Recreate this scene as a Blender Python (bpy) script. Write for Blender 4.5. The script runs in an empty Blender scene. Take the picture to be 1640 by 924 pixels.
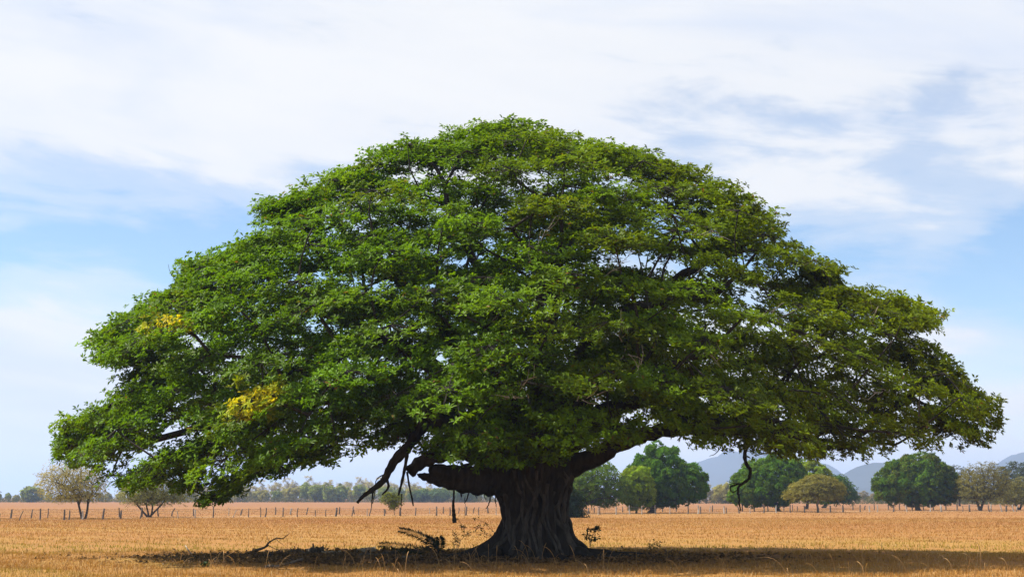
import bpy, math, random
import numpy as np
from mathutils import Vector

R = math.radians
SC = bpy.context.scene
COL = SC.collection

# ------------------------------------------------------------------ camera
F = 2278.0            # focal length in photo pixels (50 mm on a 36 mm sensor)
HOR = 797.0           # photo row of the horizon
CAMZ = 2.5
PITCH = math.atan((HOR - 462.0) / F)
cam_data = bpy.data.cameras.new('camera')
cam_data.lens = 36.0 * F / 1640.0
cam_data.sensor_width = 36.0
cam_data.clip_start = 0.5
cam_data.clip_end = 60000.0
cam = bpy.data.objects.new('camera', cam_data)
COL.objects.link(cam)
cam.location = (0, 0, CAMZ)
cam.rotation_euler = (math.pi / 2 + PITCH, 0, 0)
SC.camera = cam

# ------------------------------------------------------------------ light
SUN_EL, SUN_BACK = 52.0, 2.0      # elevation; degrees the sun stands beyond the left-hand side
to_sun = Vector((-math.cos(R(SUN_EL)) * math.cos(R(SUN_BACK)),
                 math.cos(R(SUN_EL)) * math.sin(R(SUN_BACK)), math.sin(R(SUN_EL))))
sun_data = bpy.data.lights.new('sun', 'SUN')
sun_data.energy = 5.0
sun_data.angle = R(0.5)
sun_data.color = (1.0, 0.94, 0.84)
sun = bpy.data.objects.new('sun', sun_data)
COL.objects.link(sun)
sun.rotation_euler = (-to_sun).to_track_quat('-Z', 'Y').to_euler()
sun.location = (-40, 20, 60)

SC.view_settings.view_transform = 'Standard'
SC.view_settings.look = 'None'
SC.view_settings.gamma = 1.0
SC.view_settings.use_curve_mapping = False
SC.view_settings.exposure = 0.95

SC.cycles.use_denoising = True
SC.cycles.max_bounces = 4
SC.cycles.diffuse_bounces = 2
SC.cycles.glossy_bounces = 2
SC.cycles.transmission_bounces = 3
SC.cycles.volume_bounces = 1
SC.cycles.caustics_reflective = False
SC.cycles.caustics_refractive = False


class NT:
    """small node-tree helper"""
    def __init__(self, tree):
        self.t = tree
        tree.nodes.clear()

    def n(self, kind, **kw):
        nd = self.t.nodes.new(kind)
        for k, v in kw.items():
            if k == 'ins':
                for a, b in v.items():
                    if isinstance(b, bpy.types.NodeSocket):
                        self.t.links.new(b, nd.inputs[a])
                    else:
                        nd.inputs[a].default_value = b
            else:
                setattr(nd, k, v)
        return nd

    def math(self, op, a, b=None, clamp=False):
        ins = {0: a}
        if b is not None:
            ins[1] = b
        return self.n('ShaderNodeMath', operation=op, use_clamp=clamp, ins=ins).outputs[0]

    def mix(self, fac, a, b):
        nd = self.n('ShaderNodeMix', data_type='RGBA')
        for i, v in ((0, fac), (6, a), (7, b)):
            if isinstance(v, bpy.types.NodeSocket):
                self.t.links.new(v, nd.inputs[i])
            else:
                nd.inputs[i].default_value = v if i == 0 else (*v, 1.0)
        return nd.outputs[2]

    def noise(self, vec, scale, detail=4.0, rough=0.55, dist=0.0):
        return self.n('ShaderNodeTexNoise', ins={'Vector': vec, 'Scale': scale, 'Detail': detail,
                                                 'Roughness': rough, 'Distortion': dist}).outputs[0]

    def ramp(self, fac, stops, interp='LINEAR'):
        nd = self.n('ShaderNodeValToRGB', ins={0: fac})
        cr = nd.color_ramp
        cr.interpolation = interp
        while len(cr.elements) < len(stops):
            cr.elements.new(0.5)
        for e, (p, c) in zip(cr.elements, stops):
            e.position = p
            e.color = (c, c, c, 1) if isinstance(c, (int, float)) else (*c, 1)
        return nd.outputs[0]

    def mrange(self, v, a, b, c=0.0, d=1.0):
        return self.n('ShaderNodeMapRange', clamp=True, ins={0: v, 1: a, 2: b, 3: c, 4: d}).outputs[0]


# ------------------------------------------------------------------ sky
world = bpy.data.worlds.new('World')
SC.world = world
world.use_nodes = True
w = NT(world.node_tree)
sky = w.n('ShaderNodeTexSky', sky_type='NISHITA', sun_disc=False, sun_elevation=R(SUN_EL),
          sun_rotation=math.atan2(to_sun.x, to_sun.y), altitude=50.0, air_density=1.0, dust_density=0.0, ozone_density=4.0)
tc = w.n('ShaderNodeTexCoord')
sep = w.n('ShaderNodeSeparateXYZ', ins={0: tc.outputs['Generated']})
dx, dy, dz = sep.outputs
az = w.math('ARCTAN2', dx, dy)
el = w.math('ARCSINE', dz)
# sheets of thin high cloud, drawn out sideways: azimuth / elevation coordinates
tilt = w.math('ADD', el, w.math('MULTIPLY', az, 0.10))
uv = w.n('ShaderNodeCombineXYZ', ins={0: w.math('MULTIPLY', az, 1.0), 1: w.math('MULTIPLY', tilt, 3.1), 2: 83.2}).outputs[0]
big = w.noise(uv, 3.1, 7.0, 0.52, 0.35)
uv2 = w.n('ShaderNodeCombineXYZ', ins={0: az, 1: w.math('MULTIPLY', tilt, 4.5), 2: 9.2}).outputs[0]
fine = w.noise(uv2, 9.0, 6.0, 0.6, 0.5)
# coverage by height over the horizon: a thinner belt some ten degrees up, closed sheets above
cover = w.ramp(w.mrange(el, 0.0, 0.8), [(0.0, 0.62), (0.10, 0.58), (0.17, 0.37), (0.235, 0.34), (0.30, 0.66), (0.45, 0.76), (1.0, 0.72)])
dens = w.math('ADD', w.math('ADD', w.math('MULTIPLY', w.math('SUBTRACT', big, 0.5), 2.0), cover),
              w.math('MULTIPLY', w.math('SUBTRACT', fine, 0.5), 0.6))
mask = w.ramp(dens, [(0.18, 0.0), (0.42, 0.42), (0.66, 0.95), (0.9, 1.0)], 'EASE')
shade = w.ramp(w.noise(uv2, 2.3, 5.0, 0.55, 0.3), [(0.33, (0.395, 0.43, 0.50)), (0.56, (0.488, 0.492, 0.50))], 'EASE')
bg_sky = w.n('ShaderNodeBackground', ins={0: sky.outputs[0], 1: 0.084})
bg_cloud = w.n('ShaderNodeBackground', ins={0: shade, 1: 1.0})
mixs = w.n('ShaderNodeMixShader', ins={0: mask, 1: bg_sky.outputs[0], 2: bg_cloud.outputs[0]})
w.n('ShaderNodeOutputWorld', ins={0: mixs.outputs[0]})


# ------------------------------------------------------------------ pixel -> place
def ray(px, py):
    u, v = (px - 820.0) / F, (462.0 - py) / F
    return np.array((u, math.cos(PITCH) - v * math.sin(PITCH), math.sin(PITCH) + v * math.cos(PITCH)))


def at(px, py, Y):
    """point seen at that pixel, at distance Y"""
    d = ray(px, py)
    return np.array((0, 0, CAMZ)) + d * (Y / d[1])


def ground(px, py):
    d = ray(px, py)
    return np.array((0, 0, CAMZ)) + d * (-CAMZ / d[2])


def pixel(P):
    """where points stand in the picture"""
    x, y, z = P[:, 0], P[:, 1], P[:, 2] - CAMZ
    d = y * math.cos(PITCH) + z * math.sin(PITCH)
    return 820 + F * x / d, 462 - F * (z * math.cos(PITCH) - y * math.sin(PITCH)) / d


# ------------------------------------------------------------------ mesh helpers
def link(name, me, mat, parent=None, smooth=False, **props):
    o = bpy.data.objects.new(name, me)
    COL.objects.link(o)
    if mat is not None and not me.materials:
        me.materials.append(mat)
    if parent is not None:
        o.parent = parent
    if smooth:
        me.polygons.foreach_set('use_smooth', np.ones(len(me.polygons), dtype=bool))
    for k, v in props.items():
        o[k] = v
    return o


def empty(name, loc, **props):
    o = bpy.data.objects.new(name, None)
    COL.objects.link(o)
    o.location = loc
    o.empty_display_size = 0.3
    for k, v in props.items():
        o[k] = v
    return o


def fast_mesh(name, V, T, col=None):
    """triangle mesh straight from arrays; col = one colour per triangle"""
    V = np.asarray(V, dtype=np.float32)
    T = np.asarray(T, dtype=np.int32)
    me = bpy.data.meshes.new(name)
    me.vertices.add(len(V))
    me.vertices.foreach_set('co', V.ravel())
    me.loops.add(T.size)
    me.loops.foreach_set('vertex_index', T.ravel())
    me.polygons.add(len(T))
    me.polygons.foreach_set('loop_start', np.arange(0, T.size, 3, dtype=np.int32))
    me.update(calc_edges=True)
    if col is not None:
        a = me.attributes.new('pigment', 'FLOAT_COLOR', 'FACE')
        c = np.ones((len(T), 4), dtype=np.float32)
        c[:, :3] = np.asarray(col) * 0.8
        a.data.foreach_set('color', c.ravel())
    return me


class MB:
    """collects tubes and sheets, builds one mesh"""
    def __init__(self):
        self.v, self.f, self.n = [], [], 0

    def add(self, V, Fc):
        self.v.append(np.asarray(V, dtype=float))
        self.f.extend([tuple(i + self.n for i in f) for f in Fc])
        self.n += len(V)

    def tube(self, P, rad, sides=6, cap=True, wob=0.0, rng=None):
        P = np.asarray(P, dtype=float)
        n = len(P)
        rad = np.broadcast_to(np.asarray(rad, dtype=float), (n,))
        tan = np.gradient(P, axis=0)
        tan /= np.linalg.norm(tan, axis=1)[:, None] + 1e-9
        ref = np.array((0.31, 0.92, 0.2)) if abs(tan[0][2]) > 0.7 else np.array((0.05, 0.1, 1.0))
        V = []
        ang = np.linspace(0, 2 * math.pi, sides, endpoint=False)
        for i in range(n):
            a = np.cross(tan[i], ref)
            a /= np.linalg.norm(a) + 1e-9
            b = np.cross(a, tan[i])
            ref = b
            rr = rad[i] * (1 + (wob * rng.standard_normal(sides) if wob else 0))
            V.append(P[i] + (np.cos(ang) * rr)[:, None] * a + (np.sin(ang) * rr)[:, None] * b)
        Fc = []
        for i in range(n - 1):
            for k in range(sides):
                k2 = (k + 1) % sides
                Fc.append((i * sides + k, i * sides + k2, (i + 1) * sides + k2, (i + 1) * sides + k))
        if cap:
            Fc.append(tuple(range(sides - 1, -1, -1)))
            Fc.append(tuple((n - 1) * sides + k for k in range(sides)))
        self.add(np.concatenate(V), Fc)

    def build(self, name, origin=(0, 0, 0)):
        me = bpy.data.meshes.new(name)
        V = np.concatenate(self.v) - np.asarray(origin)
        me.from_pydata(V.tolist(), [], self.f)
        me.update()
        return me


def smooth_path(P, k=6):
    """Catmull-Rom through the points"""
    P = np.asarray(P, dtype=float)
    Q = np.vstack([2 * P[0] - P[1], P, 2 * P[-1] - P[-2]])
    out = []
    for i in range(1, len(Q) - 2):
        for t in np.linspace(0, 1, k, endpoint=False):
            a, b, c, d = Q[i - 1], Q[i], Q[i + 1], Q[i + 2]
            out.append(0.5 * (2 * b + (c - a) * t + (2 * a - 5 * b + 4 * c - d) * t * t + (3 * b - a - 3 * c + d) * t ** 3))
    out.append(P[-1])
    return np.array(out)


def unit(v):
    return v / (np.linalg.norm(v, axis=-1, keepdims=True) + 1e-9)


def leaf_arrays(B, D, N, L, W, fold=0.18, droop=0.12):
    """kite leaves folded on the midrib: base B, direction D, upper side N"""
    S = unit(np.cross(D, N))
    L, W = L[:, None], W[:, None]
    mid = B + D * L * 0.56
    V = np.stack([B, mid + S * W * 0.5 + N * W * fold, B + D * L - N * L * droop, mid - S * W * 0.5 + N * W * fold], axis=1)
    n = len(B)
    base = (np.arange(n) * 4)[:, None]
    T = np.stack([base + [0, 1, 2], base + [0, 2, 3]], axis=1).reshape(-1, 3)
    return V.reshape(-1, 3), T


# ------------------------------------------------------------------ materials
def new_mat(name):
    m = bpy.data.materials.new(name)
    m.use_nodes = True
    return m, NT(m.node_tree)


def leaf_mat(name, rough=0.42, trans=0.32, spec=0.35):
    m, t = new_mat(name)
    col = t.n('ShaderNodeAttribute', attribute_name='pigment').outputs['Color']
    p = t.n('ShaderNodeBsdfPrincipled', ins={'Base Color': col, 'Roughness': rough, 'Specular IOR Level': spec})
    warm = t.n('ShaderNodeMix', data_type='RGBA', blend_type='MULTIPLY')
    warm.inputs[0].default_value = 1.0
    t.t.links.new(col, warm.inputs[6])
    warm.inputs[7].default_value = (1.6, 1.45, 0.6, 1)
    tr = t.n('ShaderNodeBsdfTranslucent', ins={'Color': warm.outputs[2]})
    mx = t.n('ShaderNodeMixShader', ins={0: trans, 1: p.outputs[0], 2: tr.outputs[0]})
    t.n('ShaderNodeOutputMaterial', ins={0: mx.outputs[0]})
    return m


def bark_mat(name, c1, c2, scale=3.0, bump=0.5, rough=0.9, stretch=0.25):
    m, t = new_mat(name)
    pos = t.n('ShaderNodeNewGeometry').outputs['Position']
    mp = t.n('ShaderNodeMapping', ins={'Vector': pos, 'Scale': (1, 1, stretch)}).outputs[0]
    n1 = t.noise(mp, scale, 8.0, 0.65, 0.4)
    n2 = t.noise(pos, scale * 0.35, 4.0, 0.6)
    f = t.math('ADD', t.math('MULTIPLY', n1, 0.65), t.math('MULTIPLY', n2, 0.35))
    col = t.ramp(f, [(0.36, c1), (0.62, c2)])
    bp = t.n('ShaderNodeBump', ins={'Strength': bump, 'Distance': 0.06, 'Height': n1})
    p = t.n('ShaderNodeBsdfPrincipled', ins={'Base Color': col, 'Roughness': rough, 'Normal': bp.outputs[0], 'Specular IOR Level': 0.2})
    t.n('ShaderNodeOutputMaterial', ins={0: p.outputs[0]})
    return m


M_leaf = leaf_mat('big_tree_leaf', 0.40, 0.40, 0.09)
M_far_leaf = leaf_mat('far_leaf', 0.6, 0.32, 0.05)
M_dry = leaf_mat('dry_grass', 0.75, 0.25, 0.1)
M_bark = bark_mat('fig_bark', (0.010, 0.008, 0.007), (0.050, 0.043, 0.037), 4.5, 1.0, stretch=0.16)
M_strand = bark_mat('root_strand_bark', (0.022, 0.019, 0.016), (0.105, 0.094, 0.083), 5.0, 0.8, stretch=0.16)
M_bark_far = bark_mat('far_bark', (0.026, 0.021, 0.017), (0.075, 0.064, 0.053), 2.0, 0.3)
M_bark_pale = bark_mat('pale_bark', (0.18, 0.16, 0.135), (0.36, 0.335, 0.30), 2.0, 0.3)
M_post = bark_mat('weathered_post', (0.05, 0.042, 0.037), (0.15, 0.13, 0.12), 7.0, 0.6)
M_post_pale = bark_mat('bleached_post', (0.20, 0.18, 0.16), (0.42, 0.39, 0.36), 7.0, 0.5)
M_deadwood = bark_mat('dead_wood', (0.05, 0.04, 0.032), (0.16, 0.13, 0.10), 6.0, 0.6)
M_bleached = bark_mat('bleached_wood', (0.30, 0.24, 0.18), (0.55, 0.48, 0.38), 6.0, 0.5)

T = 61.0                                     # distance of the big tree's axis
TX = float(at(858, 700, T)[0])               # its place across


def ground_material():
    m, t = new_mat('dry_field')
    pos = t.n('ShaderNodeNewGeometry').outputs['Position']
    s = t.n('ShaderNodeSeparateXYZ', ins={0: pos})
    # straw, rust and green-yellow patches, drawn out a little sideways
    mp = t.n('ShaderNodeMapping', ins={'Vector': pos, 'Scale': (0.5, 1.0, 1.0)}).outputs[0]
    n_big = t.noise(mp, 0.035, 4.0, 0.6, 0.4)
    n_mid = t.noise(mp, 0.22, 5.0, 0.65)
    n_fine = t.noise(pos, 2.6, 6.0, 0.7)
    straw, rust, olive = (0.31, 0.172, 0.048), (0.28, 0.127, 0.041), (0.20, 0.16, 0.022)
    c = t.mix(t.ramp(n_big, [(0.38, 0.0), (0.62, 1.0)]), rust, straw)
    far = t.mrange(s.outputs[1], 130.0, 420.0)
    c = t.mix(t.math('MULTIPLY', far, 0.85), c, (0.235, 0.112, 0.054))
    c = t.mix(t.math('MULTIPLY', t.ramp(n_mid, [(0.5, 0.0), (0.68, 1.0)]), t.mrange(s.outputs[1], 110.0, 75.0, 0.0, 0.55)), c, olive)
    # trodden bare earth round the tree
    ex = t.math('DIVIDE', t.math('SUBTRACT', s.outputs[0], TX - 5.0), 12.5)
    ey = t.math('DIVIDE', t.math('SUBTRACT', s.outputs[1], T + 0.2), 5.6)
    e = t.math('SQRT', t.math('ADD', t.math('MULTIPLY', ex, ex), t.math('MULTIPLY', ey, ey)))
    e = t.math('ADD', e, t.math('MULTIPLY', t.math('SUBTRACT', n_mid, 0.5), 0.9))
    bare = t.ramp(e, [(0.82, 1.0), (1.08, 0.0)])
    dirt = t.mix(t.ramp(n_fine, [(0.4, 0.0), (0.62, 1.0)]), (0.085, 0.054, 0.03), (0.20, 0.122, 0.06))
    c = t.mix(bare, c, dirt)
    # pale worn lane between the two fences is a sheet of its own
    c = t.mix(t.math('MULTIPLY', t.ramp(n_fine, [(0.35, 1.0), (0.6, 0.0)]), 0.32), c, (0.10, 0.058, 0.024))
    bp = t.n('ShaderNodeBump', ins={'Strength': 0.8, 'Distance': 0.12, 'Height': n_fine})
    p = t.n('ShaderNodeBsdfPrincipled', ins={'Base Color': c, 'Roughness': 0.95, 'Specular IOR Level': 0.1, 'Normal': bp.outputs[0]})
    t.n('ShaderNodeOutputMaterial', ins={0: p.outputs[0]})
    return m


M_ground = ground_material()


# ------------------------------------------------------------------ ground, lane, hills
def height(x, y):
    """gentle unevenness of the pasture close by, level further out"""
    k = np.clip((140 - y) / 60.0, 0, 1) * np.clip((60 - np.abs(x)) / 20.0, 0, 1) * np.clip((y - 10) / 15.0, 0, 1)
    hx = 0.05 * np.sin(x * 0.55 + 1.3) * np.cos(y * 0.7 + 0.4) + 0.035 * np.sin(x * 1.7 + y * 1.1) + 0.02 * np.cos(x * 3.1 - y * 2.3)
    # litter bank thrown up behind the bare earth, left of the trunk
    bank = 0.16 * np.exp(-((y - (T + 4.3)) / 0.8) ** 2) * np.clip((-1.5 - x + 0) / 2.0, 0, 1) * np.clip((x + 13) / 3.0, 0, 1) * (0.7 + 0.5 * np.sin(x * 2.1) * np.sin(x * 0.9 + 1))
    return (hx + bank) * k


def make_ground():
    xs = np.unique(np.concatenate([np.linspace(-60, 60, 161), [-16000, -8000, -3000, -1200, -500, -200, -100, 100, 200, 500, 1200, 3000, 8000, 16000]]))
    ys = np.unique(np.concatenate([np.linspace(10, 140, 181), [-400, -100, -20, 180, 240, 320, 450, 650, 1000, 2000, 4000, 8000, 16000]]))
    X, Y = np.meshgrid(xs, ys)
    V = np.stack([X, Y, height(X, Y)], axis=-1).reshape(-1, 3)
    nx = len(xs)
    Fc = [(j * nx + i, j * nx + i + 1, (j + 1) * nx + i + 1, (j + 1) * nx + i) for j in range(len(ys) - 1) for i in range(nx - 1)]
    me = bpy.data.meshes.new('ground')
    me.from_pydata(V.tolist(), [], Fc)
    link('ground', me, M_ground, smooth=True, kind='structure')


make_ground()

FENCE_X = [-160, 0, 100, 230, 330, 430, 600, 760, 940, 1050, 1120, 1220, 1300, 1400, 1640, 1800]
NEAR_Y = [838.5, 834, 832.5, 830.5, 829, 827.5, 826, 825, 824, 823, 822.5, 821.3, 820, 819.3, 819, 819]
FAR_Y = [833.5, 830.3, 829.3, 827.3, 825.8, 824.2, 822.6, 821.6, 820.4, 819.5, 819.2, 818.2, 817.2, 816.4, 816.2, 816.2]
near_line = lambda px: ground(px, np.interp(px, FENCE_X, NEAR_Y))
far_line = lambda px: ground(px, np.interp(px, FENCE_X, FAR_Y))


def make_lane():
    m, t = new_mat('lane_earth')
    pos = t.n('ShaderNodeNewGeometry').outputs['Position']
    c = t.mix(t.ramp(t.noise(pos, 0.35, 5.0, 0.65), [(0.35, 0.0), (0.6, 1.0)]), (0.23, 0.11, 0.042), (0.28, 0.175, 0.09))
    p = t.n('ShaderNodeBsdfPrincipled', ins={'Base Color': c, 'Roughness': 0.95, 'Specular IOR Level': 0.1})
    t.n('ShaderNodeOutputMaterial', ins={0: p.outputs[0]})
    V, Fc = [], []
    pxs = np.linspace(-160, 1800, 60)
    for i, px in enumerate(pxs):
        a, b = near_line(px), far_line(px)
        V += [a + (b - a) * 0.12 + [0, 0, 0.006], a + (b - a) * (0.62 + 0.06 * math.sin(i * 1.3)) + [0, 0, 0.006]]
        if i:
            Fc.append((2 * i - 2, 2 * i, 2 * i + 1, 2 * i - 1))
    me = bpy.data.meshes.new('lane')
    me.from_pydata([list(map(float, v)) for v in V], [], Fc)
    link('lane', me, m, kind='structure')


make_lane()


def make_hill(name, Y, prof, depth, seed):
    """ridge whose skyline runs through prof (pixels), on the plain at distance Y"""
    rng = np.random.default_rng(seed)
    m, t = new_mat(name + '_scrub')
    pos = t.n('ShaderNodeNewGeometry').outputs['Position']
    c = t.mix(t.noise(pos, 0.012, 5.0, 0.65), (0.014, 0.022, 0.016), (0.042, 0.046, 0.03))
    p = t.n('ShaderNodeBsdfPrincipled', ins={'Base Color': c, 'Roughness': 1.0, 'Specular IOR Level': 0.0})
    t.n('ShaderNodeOutputMaterial', ins={0: p.outputs[0]})
    pr = np.array(prof, dtype=float)
    pxs = np.linspace(pr[0, 0], pr[-1, 0], 130)
    pys = np.interp(pxs, pr[:, 0], pr[:, 1])
    crest = np.array([at(a, b, Y) for a, b in zip(pxs, pys)])
    nr = 26
    V, Fc = [], []
    ph = rng.uniform(0, 6.28, 8)
    for j in range(nr + 1):
        s = (j / nr) * 2 - 1
        k = (1 - abs(s) ** 1.25)
        for i in range(len(pxs)):
            x, z = crest[i][0], crest[i][2]
            rid = 1 + (1 - k) * k * 1.6 * (math.sin(x * 0.006 + ph[0] + s * 2) + 0.6 * math.sin(x * 0.017 + ph[1] - s * 3) + 0.35 * math.sin(x * 0.041 + ph[2] + s * 5))
            V.append((x + 60 * math.sin(s * 5 + x * 0.003), Y + s * depth, z * k * max(0.2, rid) - 3 * (1 - k)))
    n = len(pxs)
    for j in range(nr):
        for i in range(n - 1):
            Fc.append((j * n + i, j * n + i + 1, (j + 1) * n + i + 1, (j + 1) * n + i))
    me = bpy.data.meshes.new(name)
    me.from_pydata(V, [], Fc)
    link(name, me, m, smooth=True, kind='structure')


make_hill('hill', 4700, [(1290, 797), (1325, 776), (1345, 768), (1362, 762), (1380, 751), (1398, 743), (1415, 740.5), (1432, 741), (1455, 744), (1480, 752),
                         (1520, 760), (1560, 768), (1610, 780), (1660, 797)], 700, 1)
make_hill('mountain', 6800, [(980, 797), (1040, 772), (1100, 752), (1130, 740), (1160, 731), (1195, 727), (1230, 731), (1270, 742), (1310, 757), (1345, 763), (1400, 775), (1450, 797)], 900, 2)
make_hill('mountain', 6300, [(1530, 797), (1570, 765), (1600, 745), (1622, 734), (1650, 731), (1690, 736), (1740, 752), (1800, 775), (1850, 797)], 800, 3)

# air between here and the hills: one closed box, sky outside it
SIGMA = 1.5e-4


def make_haze():
    m, t = new_mat('haze_air')
    v = t.n('ShaderNodeVolumePrincipled', ins={'Color': (0.45, 0.64, 1.0, 1), 'Density': SIGMA, 'Anisotropy': 0.3})
    out = t.n('ShaderNodeOutputMaterial')
    t.t.links.new(v.outputs[0], out.inputs['Volume'])
    x, y0, y1, z0, z1 = 16100.0, -500.0, 16100.0, -5.0, 215.0
    V = [(sx * x, yy, zz) for zz in (z0, z1) for yy in (y0, y1) for sx in (-1, 1)]
    Fc = [(0, 2, 3, 1), (4, 5, 7, 6), (0, 1, 5, 4), (2, 6, 7, 3), (0, 4, 6, 2), (1, 3, 7, 5)]
    me = bpy.data.meshes.new('haze')
    me.from_pydata(V, [], Fc)
    link('haze', me, m, kind='stuff')


make_haze()


# ------------------------------------------------------------------ growing trees
class Outline:
    """crown outline traced in the picture, turned into metres at the tree's own distance; star-shaped about a centre"""
    def __init__(self, pts, centre, Y, depth):
        c = at(*centre, Y)
        P = np.array([at(a, b, Y) for a, b in pts])
        dxz = np.stack([P[:, 0] - c[0], P[:, 2] - c[2]], axis=1)
        th = np.arctan2(dxz[:, 1], dxz[:, 0])
        r = np.hypot(dxz[:, 0], dxz[:, 1])
        o = np.argsort(th)
        th, r = th[o], r[o]
        self.th = np.concatenate([th[-3:] - 2 * math.pi, th, th[:3] + 2 * math.pi])
        self.r = np.concatenate([r[-3:], r, r[:3]])
        self.c, self.B = c, depth
        self.box = (P.min(0), P.max(0))

    def m(self, P):
        """0 at the centre, 1 on the crown's skin"""
        x, y, z = P[:, 0] - self.c[0], P[:, 1] - self.c[1], P[:, 2] - self.c[2]
        rr = np.interp(np.arctan2(z, x), self.th, self.r)
        return np.sqrt((np.hypot(x, z) / rr) ** 2 + (y / self.B) ** 2)


def scatter_pads(ol, rng, dist, squash, lo, hi, tries, inner=0.25, zmin=0.6, weight=None):
    """blue-noise pad centres, most of them in the outer shell"""
    a, b = ol.box
    P = rng.uniform((a[0], ol.c[1] - ol.B, a[2]), (b[0], ol.c[1] + ol.B, b[2]), (tries, 3))
    m = ol.m(P)
    keep = (m < hi) & (P[:, 2] > zmin) & ((m > lo) | (rng.random(tries) < inner))
    if weight is not None:
        keep &= rng.random(tries) < weight(P)
    P, m = P[keep], m[keep]
    # skin first so that the outline is filled
    o = np.argsort(-m + rng.normal(0, 0.25, len(m)))
    P = P[o]
    S = P * (1, 1, squash)
    cell = dist
    grid, out = {}, []
    for i, s in enumerate(S):
        k = tuple((s // cell).astype(int))
        ok = True
        for ddx in (-1, 0, 1):
            for ddy in (-1, 0, 1):
                for ddz in (-1, 0, 1):
                    for j in grid.get((k[0] + ddx, k[1] + ddy, k[2] + ddz), ()):
                        if ((S[j] - s) ** 2).sum() < dist * dist:
                            ok = False
                            break
                    if not ok:
                        break
                if not ok:
                    break
            if not ok:
                break
        if ok:
            grid.setdefault(k, []).append(i)
            out.append(i)
    return P[out]


class Skeleton:
    def __init__(self):
        self.P, self.par, self.path, self.lim, self.rmin = [], [], [], [], []

    def node(self, p, par, lim, rmin=0.0):
        p = np.asarray(p, dtype=float)
        self.P.append(p)
        self.par.append(par)
        self.path.append(0.0 if par < 0 else self.path[par] + float(np.linalg.norm(p - self.P[par])))
        self.lim.append(lim)
        self.rmin.append(rmin)
        return len(self.P) - 1

    def chain(self, pts, start, lim, r0=0.0, r1=0.0):
        n = len(pts)
        for i, p in enumerate(pts):
            start = self.node(p, start, lim, r0 + (r1 - r0) * (i + 1) / n if r0 else 0.0)
        return start

    def attach(self, targets, rng, bf=0.35, seg=0.8, wig=0.10, arch=0.10, eligible=None):
        """Prim-like: hook each target to the skeleton, weighing nearness against the way back to the trunk"""
        Tg = np.asarray(targets)
        n = len(Tg)
        idx0 = np.array(eligible if eligible is not None else range(len(self.P)))
        PP = np.array(self.P)[idx0]
        path = np.array(self.path)[idx0]
        best = np.full(n, 1e9)
        bi = np.zeros(n, dtype=int)
        for a in range(0, n, 400):
            d = np.linalg.norm(Tg[a:a + 400, None] - PP[None], axis=2) + bf * path[None]
            j = d.argmin(1)
            best[a:a + 400] = d[np.arange(len(j)), j]
            bi[a:a + 400] = idx0[j]
        ends = np.full(n, -1)
        for _ in range(n):
            k = int(best.argmin())
            s = int(bi[k])
            p0, p1 = self.P[s], Tg[k]
            L = float(np.linalg.norm(p1 - p0))
            c = max(2, int(L / seg))
            mid = (p0 + p1) / 2 + rng.normal(0, wig * L, 3) * (1, 1, 0.6) + np.array((0, 0, arch * L))
            cur = s
            new = []
            for t in np.linspace(0, 1, c + 1)[1:]:
                q = (1 - t) ** 2 * p0 + 2 * t * (1 - t) * mid + t * t * p1
                cur = self.node(q, cur, self.lim[s])
                new.append(cur)
            ends[k] = cur
            best[k] = 1e18
            for nn in new:
                d = np.linalg.norm(Tg - self.P[nn], axis=1) + bf * self.path[nn]
                up = (d < best) & (best < 1e17)
                best[up] = d[up]
                bi[up] = nn
        return ends

    def radii(self, tips, r_tip, expo=2.3, rmax=9.0):
        n = len(self.P)
        a = np.zeros(n)
        for e, c in tips:
            a[e] += c * r_tip ** expo
        for i in range(n - 1, 0, -1):
            if a[i] == 0:
                a[i] = r_tip ** expo
            if self.par[i] >= 0:
                a[self.par[i]] += a[i]
        r = np.minimum(a ** (1 / expo), rmax)
        return np.maximum(r, np.array(self.rmin))

    def chains(self):
        """split into runs: each run follows the heavier child"""
        n = len(self.P)
        kids = [[] for _ in range(n)]
        for i in range(n):
            if self.par[i] >= 0:
                kids[self.par[i]].append(i)
        return kids

    def tubes(self, r, lims=None, min_r=0.0):
        """{limb id: MB} of the wood"""
        kids = self.chains()
        out = {}
        starts = [i for i in range(len(self.P)) if self.par[i] < 0]
        stack = [(s, None) for s in starts]
        while stack:
            i, frm = stack.pop()
            run = ([frm] if frm is not None else []) + [i]
            while kids[i]:
                ks = sorted(kids[i], key=lambda k: -r[k])
                for k in ks[1:]:
                    stack.append((k, i))
                i = ks[0]
                run.append(i)
            if len(run) < 2:
                continue
            rad = np.array([r[q] for q in run])
            if frm is not None:
                rad[0] = rad[1]
            rad[-1] *= 0.5
            P = np.array([self.P[q] for q in run])
            big = rad.max()
            if big < min_r:
                continue
            sides = 9 if big > 0.25 else 7 if big > 0.12 else 5 if big > 0.05 else 3
            out.setdefault(self.lim[run[-1]], MB()).tube(P, rad, sides, cap=big > 0.1)
        return out


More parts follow.
